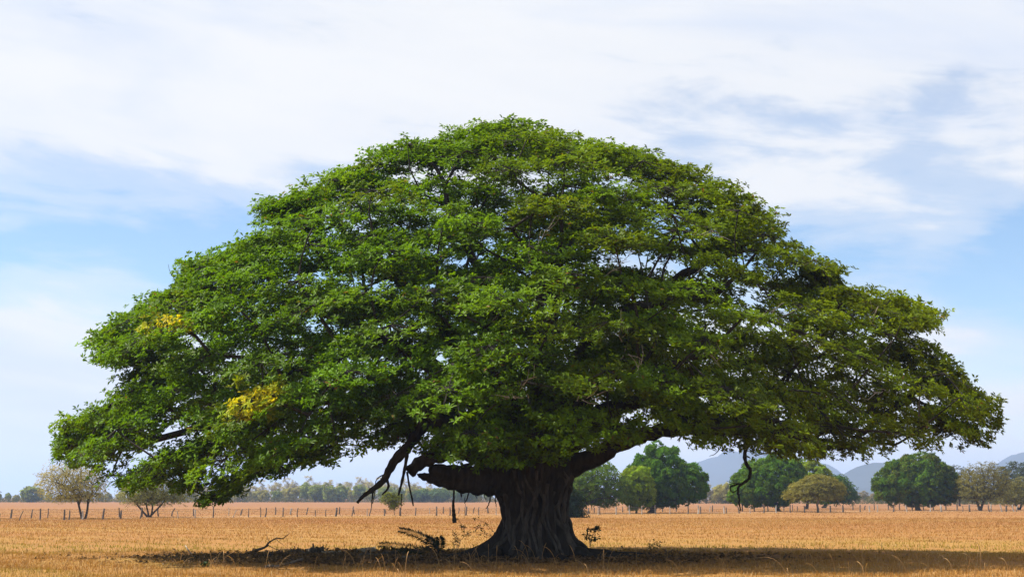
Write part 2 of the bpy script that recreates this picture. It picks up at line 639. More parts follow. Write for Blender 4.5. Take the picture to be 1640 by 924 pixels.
def pad_leaves(C, rng, radius, thick, tips_per, ros_per, leaves_per, L, W, out_dir, pigment, jitter=0.35, lift=0.35, dens=None, keep_tip=None, puff=0.0):
    """leaf rosettes on twig tips spread over flattened pads; returns tip points and leaf arrays"""
    n = len(C)
    tp = np.full(n, tips_per) if dens is None else np.maximum(2, np.round(tips_per * dens)).astype(int)
    pid = np.repeat(np.arange(n), tp)
    k = len(pid)
    ang = rng.uniform(0, 2 * math.pi, k)
    rr = np.sqrt(rng.uniform(0.02, 1, k)) * radius[pid]
    off = np.stack([np.cos(ang) * rr, np.sin(ang) * rr, rng.normal(0, thick, k)], axis=1)
    od = out_dir[pid]
    fall = (off[:, 0] * od[:, 0] + off[:, 1] * od[:, 1])
    off[:, 2] += -0.55 * np.clip(fall, -0.8, 9) * np.clip(0.95 - od[:, 2], 0, 1) - 0.20 * rr * rr / radius[pid]
    if puff:
        # round tufts: tips over the upper and outer side of a small ball, leaves facing away from its middle
        bd = unit(unit(rng.normal(0, 1, (k, 3))) + 0.55 * od + np.array((0, 0, 0.25)))
        off = bd * (radius[pid] * rng.uniform(0.75, 1.05, k))[:, None]
    tips = C[pid] + off
    if keep_tip is not None:
        kk = keep_tip(tips)
        tips, pid, od = tips[kk], pid[kk], od[kk]
        k = len(pid)
    rid = np.repeat(np.arange(k), ros_per)
    ros = tips[rid] + rng.normal(0, 1, (len(rid), 3)) * np.array((jitter, jitter, jitter * 0.5))
    axis = unit(rng.normal(0, 0.45, (len(rid), 3)) + np.array((0, 0, 0.9)) + 0.65 * od[rid])
    if puff:
        axis = unit(bd[rid] * puff + rng.normal(0, 0.40, (len(rid), 3)) + np.array((0, 0, 0.15)))
    lid = np.repeat(np.arange(len(rid)), leaves_per)
    n_l = len(lid)
    ax = axis[lid]
    rnd = unit(rng.normal(0, 1, (n_l, 3)))
    side = unit(rnd - (rnd * ax).sum(1)[:, None] * ax)
    up = rng.uniform(-0.25, 0.9, n_l)[:, None]
    D = unit(side + ax * up * lift * 2)
    N = unit(ax - (ax * D).sum(1)[:, None] * D)
    Ls = L * rng.uniform(0.7, 1.2, n_l)
    Ws = W * rng.uniform(0.75, 1.2, n_l)
    V, Tr = leaf_arrays(ros[lid] + D * 0.02, D, N, Ls, Ws)
    p_leaf = pid[rid][lid]
    col = pigment(p_leaf, tips[rid][lid], rng, n_l)
    return tips, pid, V, Tr, np.repeat(col, 2, axis=0), p_leaf


def greens(base, var, pad_var, yellow, n_pads, rng):
    """pigment per leaf: a shade per spray, a shade per leaf, some turning yellow"""
    base = np.array(base)
    pv = rng.normal(0, 1, n_pads)
    py = rng.random(n_pads)

    def f(pid, pos, rng, n):
        k = 1 + pad_var * pv[pid] + var * rng.normal(0, 1, n)
        c = base[None] * np.clip(k, 0.4, 2.0)[:, None]
        y = np.clip(yellow * (0.4 + 1.6 * py[pid]) * rng.random(n), 0, 1)[:, None]
        return c * (1 - y) + np.array((base[1] * 1.35, base[1] * 1.25, base[2] * 0.9)) * y
    return f


def small_tree(name, label, cat, pts, centre, base, rng, depth, pad, squash, lo, leaf, pig, wood, group=None, lean=None,
               trunk_r=0.3, tips=5, ros=3, lv=5, inner=0.2, jitter=0.35, thick=0.25, padr=1.1, r_tip=0.02, fork=0.45, zmin=1.0, tries=9000, stems=1, bf=0.3, hi=0.97, puff=0.0):
    g = ground(*base) if len(base) == 2 else np.array((*at(base[0], base[1], base[2])[:2], 0.0))
    Y = g[1]
    ol = Outline(pts, centre, Y, depth)
    C = scatter_pads(ol, rng, pad, squash, lo, hi, tries, inner, zmin)
    out = unit(C - ol.c)
    pr = padr * rng.uniform(0.65, 1.3, len(C))
    tips_p, pid, V, Tr, col, _ = pad_leaves(C, rng, pr, thick, tips, ros, lv, leaf[0], leaf[1], out, greens(*pig, len(C), rng), jitter, puff=puff)
    sk = Skeleton()
    tops = []
    h = ol.c[2]
    for s in range(stems):
        o = np.array((0, 0, 0)) if stems == 1 else np.array((rng.uniform(-0.5, 0.5), rng.uniform(-0.3, 0.3), 0)) * trunk_r * 3
        top = np.array((g[0] * 0.7 + ol.c[0] * 0.3, Y, h * fork)) + (0 if stems == 1 else np.array(((s - (stems - 1) / 2) * h * 0.35, rng.uniform(-0.8, 0.8), 0)))
        p0 = g + o - np.array((0, 0, 0.15))
        pth = smooth_path([p0, p0 * 0.55 + top * 0.45 + rng.normal(0, 0.08, 3) * trunk_r * 3 * (1, 1, 0), top], 4)
        b = sk.node(pth[0], -1, 0, trunk_r * 1.35)
        last = sk.chain(pth[1:], b, 0, trunk_r * 1.05, trunk_r * 0.6)
        tops += [last, last - 1]
    ends = sk.attach(C, rng, eligible=tops, bf=bf, seg=max(0.7, h * 0.09), wig=0.10, arch=0.08)
    r = sk.radii([(e, 4) for e in ends], r_tip, 2.3, trunk_r * 0.75)
    wb = MB()
    for q in sk.tubes(r).values():
        wb.add(np.concatenate(q.v), q.f)
    root = empty(name, g, label=label, category=cat)
    if group:
        root['group'] = group
    link('trunk', wb.build('trunk', g), wood, root, smooth=True)
    link('crown', fast_mesh('crown', V - g, Tr, col), M_far_leaf, root)
    return root


# ------------------------------------------------------------------ the big tree
def big_tree():
    rng = np.random.default_rng(11)
    out_px = [(92, 735), (95, 690), (130, 672), (165, 660), (185, 625), (224, 602), (165, 575), (150, 540), (185, 503), (245, 473), (302, 462),
              (300, 425), (345, 403), (400, 388), (430, 366), (424, 320), (480, 313), (505, 288), (560, 266), (600, 245), (640, 230), (700, 222),
              (760, 205), (820, 199), (880, 210), (920, 216), (960, 226), (1020, 234), (1060, 248), (1120, 264), (1150, 298), (1190, 315),
              (1235, 345), (1240, 375), (1300, 408), (1352, 436), (1322, 464), (1400, 472), (1470, 478), (1495, 512), (1468, 540), (1520, 565),
              (1525, 592), (1560, 615), (1590, 648), (1560, 672), (1590, 712), (1520, 706), (1450, 728), (1385, 742), (1330, 738), (1270, 722), (1200, 730),
              (1110, 718), (1060, 700), (1000, 716), (950, 738), (900, 745), (858, 745), (820, 748), (770, 762), (690, 750), (640, 722), (600, 726),
              (520, 745), (470, 752), (420, 770), (380, 795), (340, 812), (300, 800), (270, 780), (215, 788), (150, 765)]
    cx, cy = 858, 672
    ol = Outline(out_px, (cx, cy), T, 12.3)
    base = np.array((TX, T, 0.0))

    def weight(P):
        # thinner foliage on the right-hand half and where limbs show through
        x = P[:, 0] - TX
        return np.clip(1.0 - 0.022 * np.clip(x, 0, 20), 0.5, 1)

    C = scatter_pads(ol, rng, 2.25, 1.4, 0.68, 1.0, 60000, 0.30, 0.9, weight)
    # clear the space about the stem
    far_axis = np.hypot((C[:, 0] - TX) / 1.6, (C[:, 1] - T) / 1.5) > 1.9
    C = C[far_axis | (C[:, 2] > 6.5)]
    extra = []
    for px, py, dyy in [(120, 700, 0), (130, 730, 1), (110, 715, -1), (1570, 655, 0), (1572, 705, 0.5), (1530, 690, -0.6), (1485, 500, 0.4), (1340, 440, 0), (438, 330, 0), (160, 548, 0),
                        (690, 742, -3.5), (740, 735, -4), (800, 715, -5), (700, 715, -5), (760, 700, -6), (870, 720, -4.5), (890, 742, -3.2), (980, 690, -4.5), (850, 690, -7), (1040, 730, -1), (1030, 715, 0.5),
                        (445, 332, 0), (470, 330, 1), (462, 326, -1), (310, 432, 0), (330, 425, -1), (165, 545, 0.6), (172, 558, -0.6), (195, 530, 0), (120, 688, 0.5), (112, 704, -0.5), (340, 795, -1), (300, 780, 0), (265, 525, -3), (410, 640, -6.5)]:
        extra.append(at(px, py, T + dyy))
    def skin(px, py, k=1.03):
        for oo in np.linspace(-13, 2, 120):
            p = at(px, py, T + oo)
            if ol.m(p[None])[0] < k:
                return p
        return at(px, py, T)

    yel = [skin(248, 524), skin(278, 520), skin(400, 640), skin(420, 632), skin(398, 668)]
    rim_rng = np.random.default_rng(4)
    for (a0, b0), (a1, b1) in zip(out_px[:-1], out_px[1:]):
        for f in (0.0, 0.5):                       # sprays that carry the traced skyline
            a, b = a0 + (a1 - a0) * f, b0 + (b1 - b0) * f
            if b < 700:
                q = cx + (a - cx) * 0.955, cy + (b - cy) * 0.955
                extra.append(at(q[0], q[1], T + rim_rng.uniform(-1.2, 1.2)))
    C = np.vstack([C, extra, yel])
    # keep the sprays inside the traced crown, with the open spaces under it
    bx = [92, 150, 215, 270, 300, 340, 380, 420, 470, 520, 600, 640, 690, 760, 820, 900, 950, 1000, 1060, 1110, 1200, 1330, 1450, 1590]
    by = [738, 768, 790, 782, 802, 815, 797, 772, 754, 746, 722, 710, 735, 752, 748, 738, 728, 716, 690, 716, 730, 740, 726, 716]
    oth = np.array([math.atan2(cy - b, a - cx) for a, b in out_px])
    orr = np.array([math.hypot(cy - b, a - cx) for a, b in out_px])
    so = np.argsort(oth)
    oth, orr = oth[so], orr[so]

    def inside(P, up, k):
        u, v = pixel(P)
        rr = np.interp(np.arctan2(cy - v, u - cx), oth, orr, period=2 * math.pi)
        top = (np.hypot(u - cx, v - cy) < rr * k) | (v > cy)
        return top & (v < np.interp(u, bx, by) - up) & (u > 90) & (u < 1598)

    C = C[inside(C, 14, 1.0)]
    n = len(C)
    out = unit((C - ol.c) * (1, 1, 1.2))
    rad = rng.uniform(1.15, 2.15, n)
    sx = (C[:, 0] - TX)
    dens = np.clip(rng.normal(1.0, 0.28, n) - 0.012 * np.clip(sx, 0, 20), 0.35, 1.6)

    base_l, base_r = np.array((0.105, 0.215, 0.004)), np.array((0.138, 0.205, 0.008))
    pv = rng.normal(0, 1, n)
    yl = np.clip(rng.normal(0.10, 0.16, n) + 0.012 * np.clip(sx, -6, 14), 0, 0.8)
    yel_pts = [(yel[0], .6), (yel[1], .5), (yel[2], .9), (yel[3], .9), (yel[4], .6)]

    def pig(pid, pos, rng, k):
        s = np.clip((pos[:, 0] - TX + 6) / 20.0, 0, 1)[:, None]
        c = base_l * (1 - s) + base_r * s
        c = c * np.clip(1 + 0.22 * pv[pid] + 0.18 * rng.normal(0, 1, k), 0.45, 1.8)[:, None]
        y = (yl[pid] * rng.random(k))[:, None]
        c = c * (1 - y) + np.array((0.24, 0.25, 0.014)) * y
        br = (rng.random(k) < 0.006)[:, None]
        c = np.where(br, np.array((0.20, 0.11, 0.03)), c)
        for q, rr in yel_pts:
            d = np.linalg.norm((pos - q) * (1, 0.6, 1.5), axis=1)
            h = (np.clip(1.25 - d / rr, 0, 1) * (rng.random(k) < 0.85))[:, None]
            c = c * (1 - h) + np.array((0.70, 0.62, 0.025)) * h
        return c

    tips, pid, V, Tr, col, p_leaf = pad_leaves(C, rng, rad, 0.15, 24, 6, 8, 0.21, 0.085, out, pig, 0.20, 0.35, dens, lambda P: inside(P, -2 + 9 * rng.random(len(P)), 1.02 + 0.012 * rng.standard_normal(len(P))))

    # --- skeleton: limbs traced where they show, others filled in round the fork
    sk = Skeleton()
    A = lambda px, py, o=0.0: at(px, py, T + o)
    limbs = [
        ([(800, 765, -0.3), (770, 700, -1.6), (715, 668, -3.0), (672, 690, -3.8)], 0.42, 0.22),                            # left, drooping end built below
        ([(800, 770, -0.8), (755, 762, -1.9), (715, 758, -2.6), (690, 752, -3.0)], 0.50, 0.30),                            # low left shoulder
        ([(900, 760, 0), (960, 728, -0.6), (1010, 702, -1.0), (1060, 690, -1.2), (1150, 680, -1.6), (1230, 690, -1.8), (1310, 704, -1.2)], 0.46, 0.14),
        ([(885, 735, 0.3), (930, 680, 0.2), (985, 650, 0), (1060, 634, 0), (1150, 622, -0.3), (1230, 634, -0.5), (1310, 662, 0), (1380, 690, 0.4)], 0.40, 0.10),
        ([(870, 730, -0.4), (893, 640, -0.8), (935, 560, -1.2), (985, 508, -1.6), (1060, 482, -2.0), (1150, 470, -1.8)], 0.44, 0.14),
        ([(862, 730, 0.4), (872, 620, 1.0), (884, 500, 1.4), (900, 400, 1.4), (930, 330, 1.0)], 0.42, 0.13),
        ([(845, 730, 0), (822, 620, -0.4), (800, 520, -0.8), (765, 430, -1.4), (720, 360, -1.6)], 0.42, 0.13),
        ([(825, 730, -0.3), (745, 630, -0.6), (650, 560, -1.0), (560, 515, -1.2), (450, 480, -0.8), (370, 470, 0)], 0.42, 0.12),
        ([(812, 745, -0.2), (715, 660, 0), (620, 640, 0), (520, 640, 0), (400, 660, 0), (290, 690, 0.4)], 0.42, 0.12),
        ([(850, 735, -0.8), (838, 670, -3.0), (800, 610, -5.6), (760, 570, -7.6)], 0.36, 0.14),
        ([(868, 735, -0.8), (885, 680, -3.2), (930, 630, -5.4), (985, 600, -7.2), (1060, 585, -8.2)], 0.36, 0.13),
        ([(852, 730, -0.6), (858, 610, -2.2), (860, 520, -4.0), (870, 450, -5.4)], 0.36, 0.14),
        ([(835, 730, 0.8), (800, 640, 3.4), (740, 560, 5.8), (690, 500, 7.4)], 0.38, 0.14),
        ([(875, 730, 0.8), (915, 650, 3.4), (980, 570, 5.8), (1060, 520, 7.4)], 0.38, 0.14),
        ([(855, 730, 0.8), (856, 640, 3.6), (858, 540, 6.0), (860, 450, 7.0)], 0.36, 0.14),
        ([(818, 740, -0.8), (740, 690, -3.4), (650, 650, -5.4), (560, 640, -6.8), (480, 650, -7.4)], 0.36, 0.13),
        ([(830, 730, 0.5), (770, 610, 1.6), (690, 500, 2.2), (610, 420, 2.4), (540, 360, 2.0)], 0.40, 0.13),
        ([(880, 730, 0.4), (950, 610, 1.4), (1030, 500, 2.2), (1110, 430, 2.2), (1190, 400, 1.6)], 0.40, 0.13),
        ([(892, 740, 0.6), (970, 670, 2.4), (1080, 610, 4.0), (1200, 580, 4.8), (1320, 570, 4.4)], 0.38, 0.12),
    ]
    nl = len(limbs)
    elig = []
    for k, (pts, r0, r1) in enumerate(limbs):
        core = np.array((TX + (pts[0][0] - 858) / 38.0 * 0.75, T + pts[0][2] * 0.6, 3.0))
        pth = smooth_path([core] + [A(*q) for q in pts], 5)
        pth[2:] += rng.normal(0, 0.05, pth[2:].shape)
        s = sk.node(pth[0], -1, k, r0 * 1.25)
        a0 = len(sk.P)
        sk.chain(pth[1:], s, k, r0 * 1.15, r1)
        elig += list(range(a0 + 4, len(sk.P)))
    for i in range(len(sk.P)):
        sk.path[i] *= 0.6                         # strong limbs count as short ways
    ends = sk.attach(C, rng, bf=0.30, seg=0.9, wig=0.10, arch=-0.02, eligible=elig)
    pad_limb = np.array([sk.lim[e] for e in ends])
    wood_n = len(sk.P)
    r = sk.radii([(e, 8) for e in ends], 0.0135, 2.25, 0.36)
    wood = sk.tubes(r)
    # twigs from each spray's node to its tips
    for i in range(len(tips)):
        p0, p1 = C[pid[i]], tips[i]
        mid = (p0 + p1) / 2 + rng.normal(0, 0.08, 3) + (0, 0, -0.06)
        wood[pad_limb[pid[i]]].tube(np.array([p0, mid, p1]), [0.020, 0.013, 0.006], 3, cap=False)

    root = empty('spreading_tree', base, label='giant spreading tree with a domed green crown and thick fluted trunk', category='tree')

    # --- trunk: fused stems, flutes and buttresses
    na, nz = 200, 84
    th = np.linspace(0, 2 * math.pi, na, endpoint=False)
    zz = np.concatenate([np.linspace(-0.25, 1.2, 40), np.linspace(1.25, 5.0, nz - 40)])
    lob = [(math.pi * 1.03, 3.0, 0.16, 0.50), (0.03, 1.6, 0.17, 0.40), (-0.55, 0.75, 0.22, 0.45), (-1.05, 0.55, 0.17, 0.50), (-1.55, 0.42, 0.20, 0.40),
           (-2.05, 0.62, 0.20, 0.50), (-2.62, 0.95, 0.22, 0.55), (0.75, 0.9, 0.22, 0.5), (1.35, 0.8, 0.2, 0.5), (2.0, 0.9, 0.22, 0.5), (2.6, 0.9, 0.2, 0.5)]
    ph = rng.uniform(0, 6.28, 12)

    def r_of(th, z):
        r0 = np.interp(z, [-0.3, 0, 0.4, 0.9, 1.65, 2.6, 3.4, 4.2, 5.0], [1.60, 1.48, 1.33, 1.22, 1.15, 1.24, 1.42, 1.50, 1.0])
        tw = th + 0.10 * np.sin(z * 1.3 + ph[0]) + 0.07 * np.sin(z * 2.7 + 3 * th + ph[1])
        fl = 0.13 * np.abs(np.sin(tw * 5.5 + ph[2] + 0.6 * np.sin(z * 0.9))) ** 0.7 + 0.11 * np.abs(np.sin(tw * 11 + ph[3] + 0.8 * np.sin(z * 1.1 + th))) ** 0.8 \
            + 0.05 * np.abs(np.sin(tw * 23 + ph[4] + 1.2 * np.sin(z * 1.7 + th * 2)))
        rr = r0 * (0.84 + 1.25 * fl)
        for t0, a, wd, hh in lob:
            d = np.angle(np.exp(1j * (th - t0)))
            rr = rr + a * np.exp(-(d / wd) ** 2) * np.exp(-np.clip(z, -0.2, 9) / hh) + 0.10 * np.exp(-(d / (wd * 0.7)) ** 2) * np.exp(-(z - 0.9) ** 2 / 0.8)
        d = np.angle(np.exp(1j * (th - math.pi)))
        rr = rr + 0.75 * np.exp(-(d / 0.5) ** 2) * np.exp(-np.clip(3.0 - z, 0, 9) / 0.42) * np.clip((4.2 - z) / 0.8, 0, 1)
        return rr

    TH, ZZ = np.meshgrid(th, zz)
    RR = r_of(TH, ZZ) + rng.normal(0, 0.006, TH.shape)
    VV = np.stack([RR * np.cos(TH), RR * np.sin(TH) * 0.92, ZZ], axis=-1).reshape(-1, 3)
    Fc = [(j * na + i, j * na + (i + 1) % na, (j + 1) * na + (i + 1) % na, (j + 1) * na + i) for j in range(len(zz) - 1) for i in range(na)]
    Fc.append(tuple((len(zz) - 1) * na + i for i in range(na)))
    me = bpy.data.meshes.new('trunk')
    me.from_pydata(VV.tolist(), [], Fc)
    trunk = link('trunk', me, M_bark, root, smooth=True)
    # strands of aerial root grown onto the stem
    for k in range(30):
        t0 = rng.uniform(-math.pi, 0.15) if k < 24 else rng.uniform(0.2, 3.0)
        z1 = rng.uniform(2.6, 3.9)
        z = np.linspace(z1, rng.uniform(-0.05, 0.5), 26)
        a = t0 + 0.10 * np.sin(z * rng.uniform(1, 2.2) + rng.uniform(0, 6)) + 0.05 * np.sin(z * 4 + rng.uniform(0, 6)) + rng.uniform(-0.1, 0.1) * (z1 - z)
        rr = r_of(a, z) + 0.01
        mb = MB()
        mb.tube(np.stack([rr * np.cos(a), rr * np.sin(a) * 0.92, z], axis=1), rng.uniform(0.04, 0.11) * (1 + 0.25 * np.sin(z * 2 + k)), 7)
        link('root_strand', mb.build('root_strand'), M_strand, trunk, smooth=True)
    # roots over the ground
    rt = [([(915, 868, 0.2), (945, 881, -0.2), (975, 886, -0.5), (1010, 888, -0.8), (1045, 892, -1.6)], 0.34, 0.07), ([(925, 880, -1.0), (950, 888, -1.5), (985, 893, -2.1), (1020, 896, -2.6)], 0.24, 0.05),
          ([(790, 868, 0.2), (755, 881, 0.0), (728, 887, -0.3), (700, 892, -1.0)], 0.30, 0.06), ([(800, 880, -1.0), (770, 890, -1.8), (735, 895, -2.4)], 0.22, 0.05),
          ([(880, 885, -1.2), (900, 893, -2.0), (925, 898, -2.9)], 0.2, 0.05), ([(905, 870, 1.0), (960, 879, 2.0), (1010, 882, 2.6), (1060, 883, 3.0)], 0.25, 0.06)]
    for pts, r0, r1 in rt:
        P = []
        for i, (px, py, o) in enumerate(pts):
            q = at(px, py, T + o)
            q[2] = np.interp(i, [0, 1, len(pts) - 1], [0.42, 0.12, -0.02]) * (r0 / 0.3)
            P.append(q - base)
        P = smooth_path(P, 6)
        mb = MB()
        mb.tube(P, np.linspace(r0, r1, len(P)) * (1 + 0.12 * np.sin(np.arange(len(P)) * 1.1)), 9, wob=0.05, rng=rng)
        link('root', mb.build('root'), M_bark, root, smooth=True)

    # --- limbs and their foliage
    limb_obj = {}
    for k in range(nl):
        limb_obj[k] = link('limb', wood[k].build('limb', base), M_bark, root, smooth=True)
    tri_limb = pad_limb[p_leaf]
    Vq = V.reshape(-1, 4, 3)
    for k in range(nl):
        s = np.nonzero(tri_limb == k)[0]
        if len(s) == 0:
            continue
        b = (np.arange(len(s)) * 4)[:, None]
        tr = np.stack([b + [0, 1, 2], b + [0, 2, 3]], axis=1).reshape(-1, 3)
        me = fast_mesh('foliage', Vq[s].reshape(-1, 3) - base, tr, col.reshape(-1, 2, 3)[s].reshape(-1, 3))
        link('foliage', me, M_leaf, limb_obj[k], kind='stuff')

    def branch(name, pts, r0, r1, sides=7, k=6, wig=0.0, parent=root):
        P = smooth_path([A(*q) - base for q in pts], k)
        if wig:
            P[1:] += rng.normal(0, wig, P[1:].shape)
        mb = MB()
        mb.tube(P, np.linspace(r0, r1, len(P)) * (1 + 0.12 * np.sin(np.arange(len(P)) * 1.7)), sides, wob=0.05, rng=rng)
        return link(name, mb.build(name), M_bark, parent, smooth=True)

    # the bare limb that hangs to the left, with its bundle of roots
    o = -3.8
    branch('drooping_limb', [(700, 660, o + .4), (672, 690, o), (650, 720, o), (630, 742, o), (615, 768, o), (596, 784, o), (582, 794, o), (572, 805, o)], 0.26, 0.05, 8)
    branch('drooping_limb', [(678, 672, o - .2), (655, 708, o - .2), (635, 728, o - .2), (622, 748, o - .1), (612, 772, o)], 0.14, 0.07, 7)
    branch('aerial_root', [(628, 748, o), (620, 765, o), (622, 780, o), (612, 792, o - .1)], 0.09, 0.03, 6)
    branch('aerial_root', [(654, 712, o), (650, 740, o), (644, 770, o), (638, 793, o)], 0.085, 0.05, 6)
    branch('aerial_root', [(598, 783, o), (596, 800, o), (595, 812, o)], 0.04, 0.015, 5)
    branch('aerial_root', [(602, 780, o), (600, 790, o), (597, 806, o)], 0.025, 0.01, 5)
    branch('aerial_root', [(620, 758, o), (608, 763, o), (602, 770, o), (601, 778, o)], 0.03, 0.015, 5)
    branch('aerial_root', [(652, 755, -3.2), (656, 780, -3.2), (660, 798, -3.2), (662, 810, -3.2)], 0.045, 0.03, 5)
    branch('aerial_root', [(643, 790, o), (643, 803, o), (642, 815, o)], 0.02, 0.012, 4)
    # broken stub
    branch('broken_limb', [(790, 735, -1.2), (745, 722, -2.2), (705, 728, -2.8), (675, 740, -3.1), (655, 757, -3.2)], 0.42, 0.24, 9)
    branch('broken_limb', [(790, 772, -0.8), (755, 773, -1.8), (720, 770, -2.4), (694, 766, -2.6), (676, 762, -2.7), (668, 759, -2.7)], 0.55, 0.03, 9)
    branch('aerial_root', [(727, 775, -2), (727, 800, -2), (727, 803, -2)], 0.05, 0.03, 5)
    branch('aerial_root', [(726, 800, -2), (726, 812, -2), (727, 824, -2), (728, 837, -2)], 0.05, 0.10, 6)
    for x0, y0, y1, dxx, r0 in [(752, 780, 806, -8, .04), (760, 782, 797, 4, .03), (786, 790, 815, -7, .04), (793, 795, 811, 2, .03), (745, 806, 830, -2, .012), (738, 778, 796, 1, .06), (775, 785, 800, 3, .025)]:
        branch('aerial_root', [(x0, y0 - 12, -1.6), (x0 + dxx * .3, (y0 + y1) / 2, -1.6), (x0 + dxx, y1, -1.6)], r0, r0 * 0.4, 5, 5, 0.01)
    # crooked dead branch below the right-hand limb
    br = branch('dead_branch', [(1190, 684, -1.6), (1194, 705, -1.6), (1193, 725, -1.6), (1195, 742, -1.6), (1202, 753, -1.6), (1198, 768, -1.6), (1186, 776, -1.6), (1182, 783, -1.6), (1184, 800, -1.6), (1186, 818, -1.6)], 0.10, 0.03, 6, 5, 0.01)
    branch('twig', [(1183, 774, -1.6), (1176, 777, -1.6), (1170, 779, -1.6), (1170, 785, -1.6), (1174, 788, -1.6), (1181, 784, -1.6)], 0.04, 0.02, 5, 4, 0.0, br)
    branch('twig', [(1184, 774, -1.6), (1174, 773, -1.6), (1164, 770, -1.6)], 0.015, 0.008, 4, 4, 0.0, br)
    branch('dead_branch', [(1241, 700, -1.2), (1240, 716, -1.2), (1246, 727, -1.2), (1254, 734, -1.2)], 0.09, 0.03, 6, 5)
    branch('dead_branch', [(1160, 690, -2), (1156, 712, -2), (1146, 726, -2), (1136, 730, -2)], 0.03, 0.01, 5, 5)
    # bare twigs over the crown and pale dead sprays in it
    for pts in ([(285, 455, 0), (275, 440, 0), (269, 424, 0)], [(843, 215, 0), (846, 206, 0), (842, 196, 0)], [(905, 222, 0), (914, 214, 0), (922, 207, 0)], [(275, 440, 0), (280, 430, 0)]):
        branch('bare_twig', pts, 0.02, 0.008, 4, 4, 0.01)
    for k in range(16):
        u, v = rng.uniform(820, 1420), rng.uniform(330, 640)
        p = A(u, v, -7)
        # put the spray on the crown's near skin
        for oo in np.linspace(-12, 0, 40):
            p = A(u, v, oo)
            if ol.m(p[None])[0] < 0.95:
                break
        if ol.m(p[None])[0] > 0.98:
            continue
        mb = MB()
        d0 = unit(np.array((rng.normal(0, 0.7), -0.4, rng.normal(0.35, 0.25))))
        s0 = p - base - d0 * 0.5
        for j in range(5):
            d = unit(d0 + rng.normal(0, 0.35, 3))
            L = rng.uniform(0.35, 0.85)
            a = s0 + d0 * 0.2 * j
            mb.tube(np.array([a, a + d * L * .5 + rng.normal(0, .08, 3), a + d * L]), [0.013, 0.009, 0.005], 4, cap=False)
        link('bare_twig', mb.build('bare_twig'), M_bark_pale, root)
    print('big tree pads', n, 'leaves', len(p_leaf))


big_tree()


